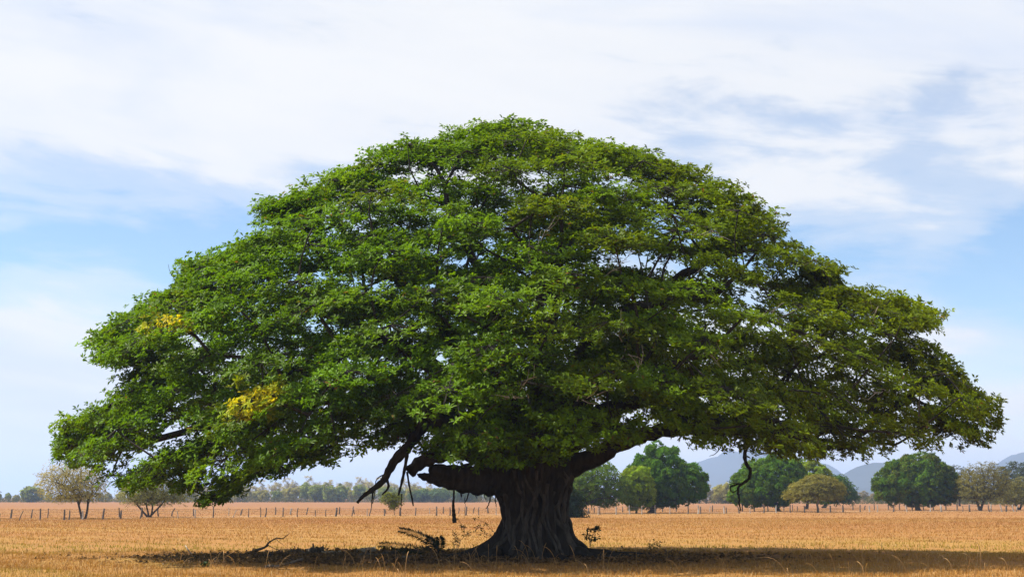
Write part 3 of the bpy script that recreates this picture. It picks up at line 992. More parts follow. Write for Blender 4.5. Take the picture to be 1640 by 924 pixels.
# ------------------------------------------------------------------ field trees
def field_trees():
    rng = np.random.default_rng(5)
    G1, G2, G3 = (0.058, 0.155, 0.007), (0.17, 0.29, 0.010), (0.075, 0.095, 0.030)
    mango = dict(squash=1.15, lo=0.78, leaf=(0.42, 0.17), wood=M_bark_far, inner=0.10, tips=24, ros=3, lv=6, jitter=0.13, thick=0.30, padr=1.02, puff=1.3, hi=0.93, fork=0.35, tries=14000)
    small_tree('mango_tree', 'dense dark green round tree just right of the giant trunk', 'tree',
               [(1006, 796), (1008, 760), (1020, 728), (1040, 712), (1065, 712), (1085, 730), (1098, 745), (1120, 749), (1133, 765), (1129, 793), (1105, 798), (1080, 804), (1050, 806), (1020, 804)],
               (1062, 775), (1043, 821.0), rng, 5.5, 1.5, pig=(G1, .16, .20, .12), trunk_r=0.62, **mango)
    small_tree('mango_tree', 'small bright green tree in front of the dark round one', 'tree',
               [(993, 792), (1000, 770), (1008, 752), (1022, 748), (1038, 765), (1042, 790), (1032, 806), (1008, 808)], (1018, 782), (1019, 821.6), rng, 2.4, 1.2, pig=(G2, .16, .2, .3), trunk_r=0.2, **mango)
    small_tree('field_tree', 'loose mid green tree partly hidden by the giant trunk', 'tree',
               [(880, 795), (895, 765), (918, 750), (945, 741), (980, 744), (1000, 762), (1002, 790), (985, 806), (955, 808), (915, 806)], (940, 778), (912, 822), rng, 5.0, 1.25,
               pig=((0.075, 0.15, 0.016), .16, .2, .25), trunk_r=0.4, squash=1.3, lo=0.5, leaf=(0.45, 0.16), wood=M_bark_far, inner=0.4, tips=5, ros=3, lv=6, padr=1.0)
    small_tree('dark_shrub', 'dark leafy shrub growing to the ground behind the giant trunk', 'shrub',
               [(885, 826), (888, 795), (905, 778), (925, 785), (934, 800), (930, 815), (936, 827), (910, 829)], (910, 808), (908, 828.5), rng, 1.8, 0.6, pig=((0.020, 0.042, 0.010), .16, .2, .05), trunk_r=0.12,
               squash=1.2, lo=0.4, leaf=(0.30, 0.12), wood=M_bark_far, inner=0.4, tips=5, ros=3, lv=6, padr=0.55, zmin=0.1)
    small_tree('mango_tree', 'broad dense green round tree behind the crooked hanging branch', 'tree',
               [(1165, 798), (1170, 780), (1180, 762), (1196, 745), (1220, 735), (1250, 731), (1275, 736), (1286, 752), (1290, 788), (1268, 802), (1232, 804), (1192, 805)], (1230, 778), (1247, 818.6), rng, 6.0, 1.5,
               pig=((0.068, 0.170, 0.008), .18, .25, .2), trunk_r=0.5, **mango)
    small_tree('mango_tree', 'bright yellow green tree between the round one and the flat dry one', 'tree',
               [(1272, 790), (1276, 752), (1290, 738), (1308, 742), (1325, 752), (1333, 775), (1328, 795), (1300, 800)], (1300, 775), (1291, 815.2), rng, 4.0, 1.45, pig=(G2, .16, .2, .35), trunk_r=0.42, **mango)
    small_tree('field_tree', 'dark layered tree spreading right behind the flat dry one', 'tree',
               [(1300, 790), (1310, 768), (1325, 757), (1342, 760), (1358, 772), (1370, 786), (1371, 797), (1350, 803), (1320, 803)], (1332, 786), (1319, 813.2), rng, 5.0, 1.3, pig=((0.05, 0.125, 0.014), .16, .2, .1),
               trunk_r=0.55, squash=2.2, lo=0.5, leaf=(0.5, 0.18), wood=M_bark_far, inner=0.4, tips=6, ros=3, lv=6, padr=1.3, thick=.2)
    small_tree('acacia_tree', 'small flat topped olive tree with a pale trunk on the fence line', 'tree',
               [(1260, 790), (1266, 780), (1288, 767), (1312, 759), (1337, 767), (1349, 783), (1343, 793), (1300, 795), (1275, 794)], (1306, 788), (1310, 820.4), rng, 4.0, 0.95,
               pig=((0.22, 0.205, 0.05), .16, .2, .3), trunk_r=0.24, squash=3.2, lo=0.4, leaf=(0.28, 0.09), wood=M_bark_pale, inner=0.3, tips=12, ros=3, lv=5, padr=1.25, thick=.07, fork=.4, jitter=.22)
    small_tree('mango_tree', 'large dense dark green dome tree with yellowing tufts by the fence', 'tree',
               [(1398, 795), (1399, 772), (1412, 752), (1438, 736), (1465, 731), (1490, 730), (1515, 744), (1531, 760), (1538, 790), (1530, 803), (1500, 804), (1450, 802), (1420, 797)], (1468, 775), (1471, 817.2), rng, 6.5, 1.5,
               pig=((0.058, 0.148, 0.008), .20, .28, .4), trunk_r=0.58, **mango)
    airy = dict(squash=1.5, lo=0.45, leaf=(0.30, 0.10), inner=0.5, tips=6, ros=3, lv=5, thick=.25)
    small_tree('thorn_tree', 'brownish olive airy tree with a forked trunk beside the dark dome', 'tree',
               [(1532, 793), (1536, 765), (1550, 748), (1575, 740), (1597, 742), (1612, 758), (1614, 785), (1592, 798), (1555, 799)], (1573, 778), (1571, 817.6), rng, 5.0, 1.2, pig=((0.17, 0.155, 0.045), .16, .2, .4),
               trunk_r=0.3, wood=M_bark_far, stems=2, padr=1.1, **airy)
    small_tree('thorn_tree', 'low olive thorn tree at the right end of the fence', 'tree',
               [(1588, 797), (1600, 776), (1625, 766), (1650, 772), (1668, 795), (1640, 805), (1605, 803)], (1628, 790), (1634, 816.4), rng, 5.0, 1.3, pig=((0.145, 0.14, 0.045), .16, .2, .3),
               trunk_r=0.25, wood=M_bark_far, stems=2, padr=1.1, **airy)
    small_tree('field_tree', 'tall grey green tree standing behind the olive thorn trees', 'tree',
               [(1598, 790), (1600, 757), (1612, 742), (1630, 737), (1648, 750), (1656, 790), (1630, 800)], (1628, 775), (1628, 810), rng, 6.0, 1.7, pig=((0.062, 0.085, 0.045), .16, .2, .1), trunk_r=0.4,
               squash=1.3, lo=0.4, leaf=(0.6, 0.2), wood=M_bark_far, inner=0.5, tips=5, ros=3, lv=6, padr=1.5)
    small_tree('field_tree', 'thin grey green tree showing above the dark dome', 'tree',
               [(1518, 790), (1515, 755), (1526, 741), (1540, 745), (1556, 755), (1560, 790), (1540, 798)], (1537, 770), (1537, 810), rng, 5.0, 1.8, pig=((0.075, 0.085, 0.045), .16, .2, .2), trunk_r=0.35,
               squash=1.3, lo=0.4, leaf=(0.5, 0.17), wood=M_bark_far, inner=0.4, tips=4, ros=3, lv=5, padr=1.2)
    small_tree('bare_tree', 'sparse dry tree with twin trunks and few brownish leaves', 'tree',
               [(60, 775), (62, 757), (85, 744), (112, 740), (150, 748), (170, 772), (158, 798), (115, 797), (80, 795)], (125, 786), (134, 830.6), rng, 3.6, 0.85, pig=((0.29, 0.25, 0.085), .2, .25, .5),
               trunk_r=0.17, squash=1.5, lo=0.4, leaf=(0.20, 0.07), wood=M_bark_far, inner=0.5, tips=7, ros=3, lv=4, padr=0.8, thick=.2, stems=2, r_tip=0.012, fork=.5)
    small_tree('bare_tree', 'low dry tree with many stems spreading from its base', 'tree',
               [(190, 790), (205, 770), (235, 757), (270, 764), (292, 785), (300, 798), (260, 804), (212, 803)], (240, 792), (238, 828.0), rng, 3.2, 0.85, pig=((0.19, 0.20, 0.06), .2, .25, .3),
               trunk_r=0.15, squash=1.6, lo=0.35, leaf=(0.20, 0.07), wood=M_bark_far, inner=0.5, tips=8, ros=3, lv=5, padr=0.8, thick=.2, stems=4, r_tip=0.012, fork=.55)
    small_tree('sapling', 'bright yellow green sapling standing alone in the lane', 'sapling',
               [(608, 797), (616, 790), (630, 788), (643, 792), (644, 801), (634, 812), (626, 816), (620, 806)], (629, 801), (632, 824.6), rng, 0.9, 0.42, pig=((0.13, 0.17, 0.014), .15, .15, .3),
               trunk_r=0.05, squash=1.2, lo=0.3, leaf=(0.17, 0.07), wood=M_bark_far, inner=0.6, tips=5, ros=3, lv=5, padr=0.36, thick=.1, r_tip=0.01, zmin=.4, jitter=.14)


field_trees()


# ------------------------------------------------------------------ the far wood
def far_wood():
    rng = np.random.default_rng(21)
    kinds = {}

    def proto(key, w, h, pig, dens, leaf, wood, low=0.15, bare=False, stems=1):
        """one tree of the wood in its own metres, as shared meshes"""
        vs = []
        for v in range(3):
            c = np.array((0, 0, h * 0.55))
            k = int(46 * dens)
            a = unit(rng.normal(0, 1, (k, 3)))
            C = c + a * np.array((w / 2, w / 2, h * 0.44)) * rng.uniform(0.45, 1.0, k)[:, None] * (0.85 + 0.25 * np.sin(a[:, :1] * 3 + v))
            C[:, 2] = np.maximum(C[:, 2], h * low)
            out = unit(C - c)
            tips, pid, V, Tr, col, _ = pad_leaves(C, rng, np.full(k, w * 0.13), 0.35, 10, 3, 5 if not bare else 4, leaf[0], leaf[1], out, greens(*pig, k, rng), 0.3, puff=0.0 if bare else 1.2)
            sk = Skeleton()
            for s in range(stems):
                b = sk.node((rng.normal(0, .3) * (stems > 1), 0, -0.2), -1, 0, 0.22)
                sk.chain(smooth_path([(0, 0, h * .1), (rng.normal(0, .06) * h, rng.normal(0, .05) * h, h * .4)], 3), b, 0, 0.2, 0.14)
            ends = sk.attach(C, rng, bf=.3, seg=1.2, wig=.08, arch=.05)
            r = sk.radii([(e, 3) for e in ends], 0.045 if bare else 0.03, 2.3, .3)
            wb = MB()
            for q in sk.tubes(r).values():
                wb.add(np.concatenate(q.v), q.f)
            if bare:
                for i in range(len(tips)):
                    p = C[pid[i]]
                    wb.tube(np.array([p, tips[i] + (0, 0, 0.5)]), [0.05, 0.02], 3, cap=False)
            tm = wb.build('trunk')
            tm.materials.append(wood)
            cm = fast_mesh('crown', V, Tr, col)
            cm.materials.append(M_far_leaf)
            vs.append((tm, cm))
        kinds[key] = vs

    proto('green', 9, 10, ((0.24, 0.31, 0.085), .15, .2, .15), 1.5, (0.75, 0.30), M_bark_far, .06)
    proto('olive', 9, 8.5, ((0.36, 0.35, 0.12), .15, .2, .25), 1.4, (0.70, 0.28), M_bark_far, .06)
    proto('pale', 6.5, 12.5, ((0.42, 0.40, 0.28), .15, .2, .2), 0.8, (0.42, 0.14), M_bark_pale, .2, True)
    proto('brown', 7.5, 8.5, ((0.27, 0.23, 0.13), .15, .2, .2), 1.0, (0.5, 0.18), M_bark_pale, .08, True)
    proto('flat', 17, 7, ((0.09, 0.15, 0.05), .15, .2, .1), 2.0, (0.8, 0.32), M_bark_far, .25)
    labels = {'green': ('leafy green tree in the far wood edging the field', 'green trees of the far wood'),
              'olive': ('olive green bushy tree in the far wood edging the field', 'olive trees of the far wood'),
              'pale': ('tall pale leafless tree rising from the far wood', 'leafless trees of the far wood'),
              'brown': ('pale brown leafless scrub tree at the far field edge', 'brown scrub trees of the far wood'),
              'flat': ('broad dark flat crowned tree at the edge of the far wood', 'flat crowned trees of the far wood')}
    count = {}

    def put(kind, px, d, sc, z=1.0):
        g = at(px, 800, d)
        lab, grp = labels[kind]
        e = empty('wood_tree', (g[0], d, 0), label=lab, category='tree', group=grp)
        e.rotation_euler.z = rng.uniform(0, 6.28)
        e.scale = (sc, sc, sc * z)
        tm, cm = kinds[kind][count.get(kind, 0) % 3]
        count[kind] = count.get(kind, 0) + 1
        for nm, me in (('trunk', tm), ('crown', cm)):
            c = bpy.data.objects.new(nm, me)
            COL.objects.link(c)
            c.parent = e

    # left: grey-green wood, leafless crowns rising behind
    px = -40.0
    while px < 790:
        hgt = np.interp(px, [0, 100, 200, 400, 440, 500, 560, 640, 790], [0.62, 0.6, 0.72, 0.82, 0.85, 1.0, 0.95, 0.95, 0.72])
        k = rng.choice(['green', 'olive', 'olive', 'green'])
        put(k, px, 850 + rng.uniform(-15, 25), hgt * rng.uniform(0.8, 1.12))
        px += rng.uniform(13, 20)
    px = 290.0
    while px < 700:
        put('pale', px, 900 + rng.uniform(0, 40), np.interp(px, [290, 450, 560, 700], [1.0, 1.15, 1.3, 1.1]) * rng.uniform(0.85, 1.1))
        px += rng.uniform(9, 16)
    put('green', 505, 835, 1.08)
    put('green', 528, 830, 1.0)
    for px in (672, 705, 742):
        put('flat', px, 800, rng.uniform(0.75, 0.9))
    # the domed tree at the left end
    e_kind = labels['green']
    g = at(50, 800, 820)
    dome = empty('wood_tree', (g[0], 820, 0), label='wide domed blue green tree rising over the low left wood', category='tree')
    dome.scale = (1.75, 1.5, 0.95)
    for nm, me in zip(('trunk', 'crown'), kinds['green'][1]):
        c = bpy.data.objects.new(nm, me)
        COL.objects.link(c)
        c.parent = dome
    # right: pale brown scrub, greener to the far right
    for a, b, ds in ((1120, 1182, 1.0), (1345, 1412, .75), (1395, 1560, .55)):
        px = a
        while px < b:
            put(rng.choice(['brown', 'brown', 'olive']) if ds > .6 else rng.choice(['brown', 'olive']), px, 640 + rng.uniform(-20, 60), ds * rng.uniform(0.8, 1.1))
            px += rng.uniform(10, 16)
    px = 1545
    while px < 1690:
        put(rng.choice(['olive', 'green']), px, 560 + rng.uniform(-20, 40), rng.uniform(0.55, 0.8))
        px += rng.uniform(14, 20)
    px = 885
    while px < 1130:
        put(rng.choice(['olive', 'green', 'brown']), px, 760 + rng.uniform(-20, 40), rng.uniform(0.55, 0.75))
        px += rng.uniform(16, 24)

    # low scrub along the foot of the wood: one mass
    n = 9000
    pxs = np.concatenate([rng.uniform(-60, 800, n * 2 // 3), rng.uniform(880, 1720, n // 3)])
    d = np.interp(pxs, [0, 800, 1000, 1150, 1400, 1560, 1700], [832, 838, 740, 625, 600, 545, 540]) + rng.uniform(-6, 10, len(pxs))
    P = np.stack([(pxs - 820) / F * d, d, rng.uniform(0, 1, len(pxs)) ** 1.4 * 2.6], axis=1)
    P = np.repeat(P, 4, axis=0) + rng.normal(0, .35, (len(P) * 4, 3))
    P[:, 2] = np.abs(P[:, 2])
    k = len(P)
    D = unit(rng.normal(0, 1, (k, 3)) + (0, 0, .5))
    N = unit(np.cross(D, rng.normal(0, 1, (k, 3))))
    V, Tr = leaf_arrays(P, D, N, rng.uniform(.5, 1.0, k), rng.uniform(.2, .4, k))
    mixc = rng.random(k)[:, None]
    col = np.array((0.060, 0.085, 0.030)) * (1 - mixc) + np.array((0.15, 0.13, 0.055)) * mixc
    link('scrub', fast_mesh('scrub', V, Tr, np.repeat(col, 2, axis=0)), M_far_leaf, kind='stuff', label='low grey green scrub along the foot of the far wood', category='scrub')


far_wood()


# ------------------------------------------------------------------ fences
POSTS = [  # photo x, base y, height, lean of the top, thickness in pixels, pale
    (0, 833, 12, 0, 2, 0), (17, 831, 14, 1, 3, 0), (30, 835, 15, 6, 1.6, 0), (50, 831, 14, 1, 2, 0), (64, 834, 18, 0, 2.6, 0), (76, 831, 15, 1, 1.8, 0), (103, 832.5, 16, 0, 3, 0), (110, 831, 15, 1, 2.2, 0),
    (132, 832, 14, -.5, 2.6, 1), (164, 832, 17, 2, 3, 0), (191, 829, 15, -1, 2, 0), (193, 832, 14, 1, 3, 0),
    (224, 831, 17, 3, 2.4, 0), (227, 827, 14, 0, 2, 0), (254, 827.5, 14, -1, 2.4, 0), (275, 826.5, 13, 5, 2, 0), (285, 830.5, 12, -2, 1.4, 1), (310, 826, 12, 0, 2, 0), (312.5, 830.5, 13, 0, 2.2, 1), (341, 829, 17, 0, 2, 0), (366, 825, 12, 0, 1.3, 1),
    (372, 828, 12, 6, 1.2, 1), (385, 824, 10, 3, 2.4, 0), (398, 828, 14, 0, 1.5, 0), (417, 827.5, 15, -.5, 1.6, 0), (424, 828, 14, 2, 2, 0), (441, 824, 12, 0, 2, 0), (453, 828, 14, 0.5, 2, 0), (465, 823, 10, 2, 2.6, 1), (476, 828, 13, 1, 1.6, 0),
    (490, 823, 11, 3, 2, 0), (505, 825.5, 10, 0, 1.4, 0), (522, 826, 11, 0, 1.4, 0), (537, 826.5, 13, 2, 3, 0), (544, 823, 11, 0, 2, 0), (563, 826, 15, 3, 1.6, 0), (568, 821.5, 10, -3, 2, 0), (588, 826.5, 12, 0, 1.3, 1), (591, 826, 15, 4, 1.6, 0),
    (616, 825, 11, -1, 2, 0), (619, 822, 7, -2, 1.4, 0), (641, 825, 13, 0, 3.2, 0), (665, 825, 13, 1, 2, 0), (688, 822, 9, 0, 1.4, 1), (699, 826, 14, 0, 2.3, 0), (710, 821.5, 10, 0, 1.8, 0), (720.5, 825, 13, 0, 2.1, 0), (734, 821, 9, 1, 1.6, 0),
    (746, 826, 14, 1, 2.6, 0), (758, 821, 9, 2, 1.6, 0), (767, 825, 13, 0, 1.5, 0), (782, 822, 9, -1, 2.4, 0), (795, 825.5, 12, 0, 1.4, 1),
    (941, 824, 11, 2, 2.2, 0), (952, 819, 8, 0, 1.6, 0), (958, 824, 13, 0, 1.5, 1), (961, 824, 12, -.5, 1.6, 0), (987, 824, 12, 0, 2, 1), (997, 819, 9, 0, 1.6, 0), (1009, 823.5, 14, -1, 1.8, 1), (1028, 823.5, 13, 0, 1.6, 1), (1050, 823, 14, -.5, 2.2, 0),
    (1061, 819, 9, .5, 1.8, 0), (1073, 822, 12, 0, 1.4, 1), (1083, 819.5, 10, 0, 1.6, 0), (1102, 821.5, 12, 0, 2.1, 0), (1118, 823, 13, 0, 2.5, 1), (1122, 822.5, 11, 0, 2, 0), (1136, 819, 9, 2, 1.3, 1), (1141, 819, 10, .5, 1.8, 0), (1160, 822, 12, 0, 2, 1),
    (1163, 821, 10, 0, 1.6, 0), (1184, 821, 11, -2, 2, 0), (1189, 818.5, 11, 0, 2, 0), (1202, 820.5, 9, 0, 1.3, 1), (1208, 819, 12, 0, 2, 0), (1223, 821, 13, -1, 2.4, 0), (1230, 818, 11, -1.5, 2, 0), (1243.5, 820.5, 11, 0, 2, 1), (1256, 817, 6, 0, 1.5, 0),
    (1266, 820, 12, 0, 2, 0), (1269, 818, 9, 0, 1.6, 0), (1277, 817, 7, 0, 1.4, 0), (1288, 820, 10, 0, 2.2, 1), (1330, 818.5, 10, 0, 2.4, 0), (1350, 819, 11, 0, 2.8, 0), (1366.5, 816, 8, 0, 1.8, 0), (1378, 819, 11, 0, 2, 0), (1385, 816, 7, 1, 2, 0),
    (1393, 819, 10, 0, 2.1, 1), (1400, 816, 9, 0, 1.5, 0), (1405, 819, 11, 0, 1.8, 1), (1423, 816, 9, 0, 1.7, 0), (1431, 819, 11, 0, 2.4, 0), (1441, 816.5, 10, 0, 1.9, 0), (1453, 818.5, 11, -2, 1.9, 1), (1461, 816.5, 12, 0, 2, 0), (1479, 816.5, 11, 0, 1.9, 0),
    (1490, 818.5, 11, 0, 1.7, 1), (1495, 817, 13, -1, 2.2, 0), (1508, 818.5, 11, -1, 3, 1), (1515, 816.5, 9, 0, 2.1, 0), (1533, 817, 10, 0, 2.2, 0), (1542, 818.5, 9, 0, 1.3, 0), (1553, 818, 11, 0, 2.6, 0), (1566, 817, 9, 0, 1.4, 1),
    (1585, 818.8, 10, -2, 1.9, 0), (1587.5, 818.5, 11, 0, 2.4, 1), (1605, 819.2, 11, -3, 2.2, 1), (1612, 818, 10, 0, 2.7, 0), (1624, 819, 11, -2, 1.9, 1), (1628, 818.6, 9, 2, 1.7, 1)]


def fences():
    rng = np.random.default_rng(8)
    rows = {}
    rows['near'] = empty('fence', near_line(620), label='long fence of crooked grey posts on the nearer side of the lane', category='fence')
    rows['far'] = empty('fence', far_line(620), label='long fence of crooked posts on the farther side of the lane', category='fence')
    tops = {'near': [], 'far': []}
    for px, by, hp, lean, wd, pale in POSTS:
        ny, fy = np.interp(px, FENCE_X, NEAR_Y), np.interp(px, FENCE_X, FAR_Y)
        side = 'near' if abs(by - ny) <= abs(by - fy) else 'far'
        g = near_line(px) if side == 'near' else far_line(px)
        s = g[1] / F
        h, r = hp * s * rng.uniform(0.98, 1.06), wd * s / 2
        top = np.array((lean * s, rng.normal(0, .04), h))
        mid = top * 0.5 + np.array((rng.normal(0, .05), rng.normal(0, .05), 0))
        P = smooth_path([np.array((0, 0, -0.15)), mid, top], 3)
        mb = MB()
        mb.tube(P, r * np.linspace(1.08, 0.85, len(P)), 7, wob=0.10, rng=rng)
        par = rows[side]
        me = mb.build('fence_post')
        o = link('fence_post', me, M_post_pale if pale else M_post, par)
        o.location = g - np.array(par.location)
        tops[side].append((g, h, top))
    mw, t = new_mat('fence_wire')
    t.n('ShaderNodeOutputMaterial', ins={0: t.n('ShaderNodeBsdfPrincipled', ins={'Base Color': (0.22, 0.17, 0.14, 1), 'Roughness': 0.6, 'Metallic': 0.6}).outputs[0]})
    for side, lst in tops.items():
        par = rows[side]
        lst.sort(key=lambda q: q[0][0])
        o0 = np.array(par.location)
        for fr in (0.32, 0.6, 0.88):
            pts = []
            for i, (g, h, top) in enumerate(lst):
                if h < 0.7:
                    continue
                p = g + top * fr * np.array((1, 1, 0)) + np.array((0, -0.07, min(h, 1.25) * fr))
                if pts and p[0] - pts[-1][0] < 0.25:
                    continue
                if pts:
                    q = (pts[-1] + p) / 2 - np.array((0, 0, 0.04))
                    pts.append(q)
                pts.append(p)
            mb = MB()
            mb.tube(np.array(pts) - o0, 0.010, 4)
            link('wire', mb.build('wire'), mw, par)
    # low fence at the foot of the wood
    par = empty('fence', (at(740, 800, 790)[0], 790, 0), label='distant low fence of thin posts at the foot of the wood', category='fence')
    o0 = np.array(par.location)
    mb = MB()
    mb.tube([(0, 0, -0.1), (0.02, 0, 0.7), (0.0, 0, 1.4)], 0.09, 6, wob=.1, rng=rng)
    me = mb.build('fence_post')
    me.materials.append(M_post)
    px = 560.0
    while px < 800:
        o = link('fence_post', me, None, par)
        o.location = np.array((at(px, 800, 790)[0], 790 + rng.normal(0, .5), 0)) - o0
        o.rotation_euler = (rng.normal(0, .04), rng.normal(0, .05), rng.uniform(0, 6))
        o.scale = (1, 1, rng.uniform(.85, 1.15))
        px += rng.uniform(3.6, 6.0)


fences()


# ------------------------------------------------------------------ small plants and dead wood under the tree
def gz(p):
    return np.array((p[0], p[1], float(height(np.array(p[0]), np.array(p[1])))))


def undergrowth():
    rng = np.random.default_rng(31)
    # --- palm seedling left of the trunk: fronds with paired leaflets
    b = gz(ground(700, 890.5))
    Yb = b[1]
    root = empty('palm_seedling', b, label='young palm with dark feathery fronds leaning left of the trunk', category='palm')
    fr = [[(700, 888), (692, 872), (675, 860), (655, 852), (640, 848)], [(702, 888), (704, 875), (705, 866), (703, 860)], [(697, 890), (672, 882), (648, 877), (625, 873), (608, 872)],
          [(703, 889), (700, 876), (690, 865), (683, 861)]]
    for k, pts in enumerate(fr):
        P = smooth_path([at(x, y, Yb + (k % 3 - 1) * 0.25 * i / 3) - b for i, (x, y) in enumerate(pts)], 8)
        P[0] = P[0] * 0.2 + np.array((rng.normal(0, .03), rng.normal(0, .03), 0))
        mb = MB()
        mb.tube(P, np.linspace(0.016, 0.005, len(P)), 5)
        f = link('frond', mb.build('frond'), M_bark, root)
        tan = unit(np.gradient(P, axis=0))
        B, D, N = [], [], []
        for i in range(8, len(P) * 2 - 1):
            q = P[i // 2] if i % 2 == 0 else (P[i // 2] + P[min(i // 2 + 1, len(P) - 1)]) / 2
            t = tan[i // 2]
            up = unit(np.array((0, 0, 1.0)) - t * t[2])
            sd = np.cross(t, up)
            for s in (-1, 1):
                d = unit(t * 0.45 + s * (sd * 0.55 + up * 0.75) + up * rng.uniform(.1, .4))
                B.append(q)
                D.append(d)
                N.append(unit(np.cross(np.cross(d, up), d)))
        B, D, N = map(np.array, (B, D, N))
        V, Tr = leaf_arrays(B, D, N, rng.uniform(.30, .44, len(B)) * np.linspace(1.1, .5, len(B)), np.full(len(B), .036), .2, .15)
        col = np.array((0.028, 0.05, 0.012)) * rng.uniform(.7, 1.4, (len(B), 1))
        link('leaflets', fast_mesh('leaflets', V, Tr, np.repeat(col, 2, axis=0)), M_leaf, f, kind='stuff')

    def stem_plant(name, label, cat, base_px, stems, leaf, pigment, n_leaf, r=0.012, wood=M_deadwood, leafy=True, spread=.05, from_t=0.35):
        b = gz(ground(*base_px))
        root = empty(name, b, label=label, category=cat)
        for k, pts in enumerate(stems):
            P = smooth_path([at(x, y, b[1] + rng.normal(0, .08)) - b for x, y in pts], 6)
            mb = MB()
            mb.tube(P, np.linspace(r, r * .35, len(P)), 5)
            link('stem', mb.build('stem'), wood, root)
            if not leafy:
                continue
            t = rng.uniform(from_t, 1.0, n_leaf)
            i = np.clip((t * (len(P) - 1)).astype(int), 0, len(P) - 1)
            B = P[i] + rng.normal(0, spread, (n_leaf, 3))
            D = unit(rng.normal(0, 1, (n_leaf, 3)) + (0, 0, -0.3))
            N = unit(np.cross(D, rng.normal(0, 1, (n_leaf, 3))))
            V, Tr = leaf_arrays(B, D, N, leaf[0] * rng.uniform(.7, 1.2, n_leaf), leaf[1] * rng.uniform(.7, 1.2, n_leaf))
            col = np.array(pigment) * rng.uniform(.6, 1.4, (n_leaf, 1))
            link('leaves', fast_mesh('leaves', V, Tr, np.repeat(col, 2, axis=0)), M_leaf, root, kind='stuff')
        return root

    stem_plant('sapling', 'slender dark leaved sapling beside the right root of the trunk', 'sapling', (945, 881.5), [[(945, 880), (946, 868), (949, 856), (952, 846), (957, 842)], [(945, 880), (944, 862), (945, 850), (942, 842)],
               [(946, 870), (951, 862), (956, 860)], [(946, 866), (940, 856), (937, 860)], [(948, 858), (955, 850), (957, 844)]], (.22, .10), (0.022, 0.045, 0.012), 16, .014, spread=.04)
    stem_plant('weed', 'tall thin leafy weed behind the left root of the trunk', 'plant', (735, 881), [[(733, 880), (737, 866), (742, 860), (744, 850), (740, 842), (735, 832), (732, 829)], [(737, 866), (730, 858), (725, 850)], [(742, 860), (748, 856), (752, 850)],
               [(740, 842), (744, 842)], [(735, 868), (728, 862)], [(734, 876), (731, 870)]], (.14, .05), (0.06, 0.075, 0.02), 22, .012, spread=.06)
    stem_plant('weed', 'thin drooping leafy shoot against the left flank of the trunk', 'plant', (802, 884), [[(800, 860), (792, 852), (782, 842), (772, 834), (757, 829)], [(795, 862), (780, 856), (765, 852), (748, 854)], [(800, 884), (800, 870), (800, 860)], [(775, 846), (768, 844), (761, 844)]],
               (.15, .06), (0.04, 0.06, 0.018), 20, .012, spread=.05, from_t=.1)
    stem_plant('dry_shrub', 'dry twiggy shrub leaning right beyond the end of the root', 'shrub', (1030, 884), [[(1030, 883), (1042, 876), (1052, 869), (1064, 867)], [(1036, 880), (1046, 870), (1056, 864)], [(1030, 884), (1041, 880), (1053, 876)], [(1040, 876), (1041, 868)], [(1048, 872), (1058, 872)], [(1026, 884), (1028, 879)]],
               (.12, .05), (0.07, 0.065, 0.025), 16, .014, spread=.06)
    stem_plant('twig_weed', 'faint leafless twigs sticking up behind the palm', 'plant', (697, 876), [[(697, 876), (694, 862), (693, 848)], [(695, 866), (699, 854), (703, 846)], [(694, 860), (688, 856)]], (.08, .03), (0.16, 0.11, 0.04), 6, .008)
    stem_plant('weed', 'small dark green plant on the bare ground left of the dead wood', 'plant', (328, 909), [[(328, 909), (326, 904), (324, 901)], [(328, 909), (330, 904), (332, 901)], [(328, 909), (328, 903)]], (.13, .06), (0.04, 0.075, 0.02), 18, .01, spread=.05, from_t=.1)

    def stick(name, label, cat, base_px, stems, r0, wood, sides=7):
        b = gz(ground(*base_px))
        root = empty(name, b, label=label, category=cat)
        for k, (pts, rr) in enumerate(stems):
            P = smooth_path([at(x, y, b[1] + (rng.normal(0, .1) if i else 0)) - b for i, (x, y) in enumerate(pts)], 5)
            if k == 0:
                P[:, 2] = np.maximum(P[:, 2], rr * .3)
            mb = MB()
            mb.tube(P, np.linspace(rr, rr * .35, len(P)), sides, wob=.08, rng=rng)
            link('stem' if k == 0 else 'side_twig', mb.build('stem' if k == 0 else 'side_twig'), wood, root)
        return root

    stick('dead_branch', 'dead forked branch propped on the grass left of the litter', 'branch', (394, 888), [([(394, 888), (412, 880), (424, 876), (431, 868), (443, 861)], .075), ([(443, 861), (452, 862), (458, 858), (464, 853)], .03), ([(420, 877), (428, 874), (430, 870)], .05),
          ([(430, 873), (440, 878), (452, 881)], .02), ([(432, 868), (428, 860), (427, 850)], .012), ([(442, 863), (448, 868), (456, 874)], .014)], .07, M_deadwood)
    stick('dead_stick', 'bleached stick standing aslant in the sunny grass', 'stick', (306, 888), [([(306, 888), (301, 880), (297, 873)], .055), ([(303, 883), (309, 886)], .02)], .05, M_bleached)

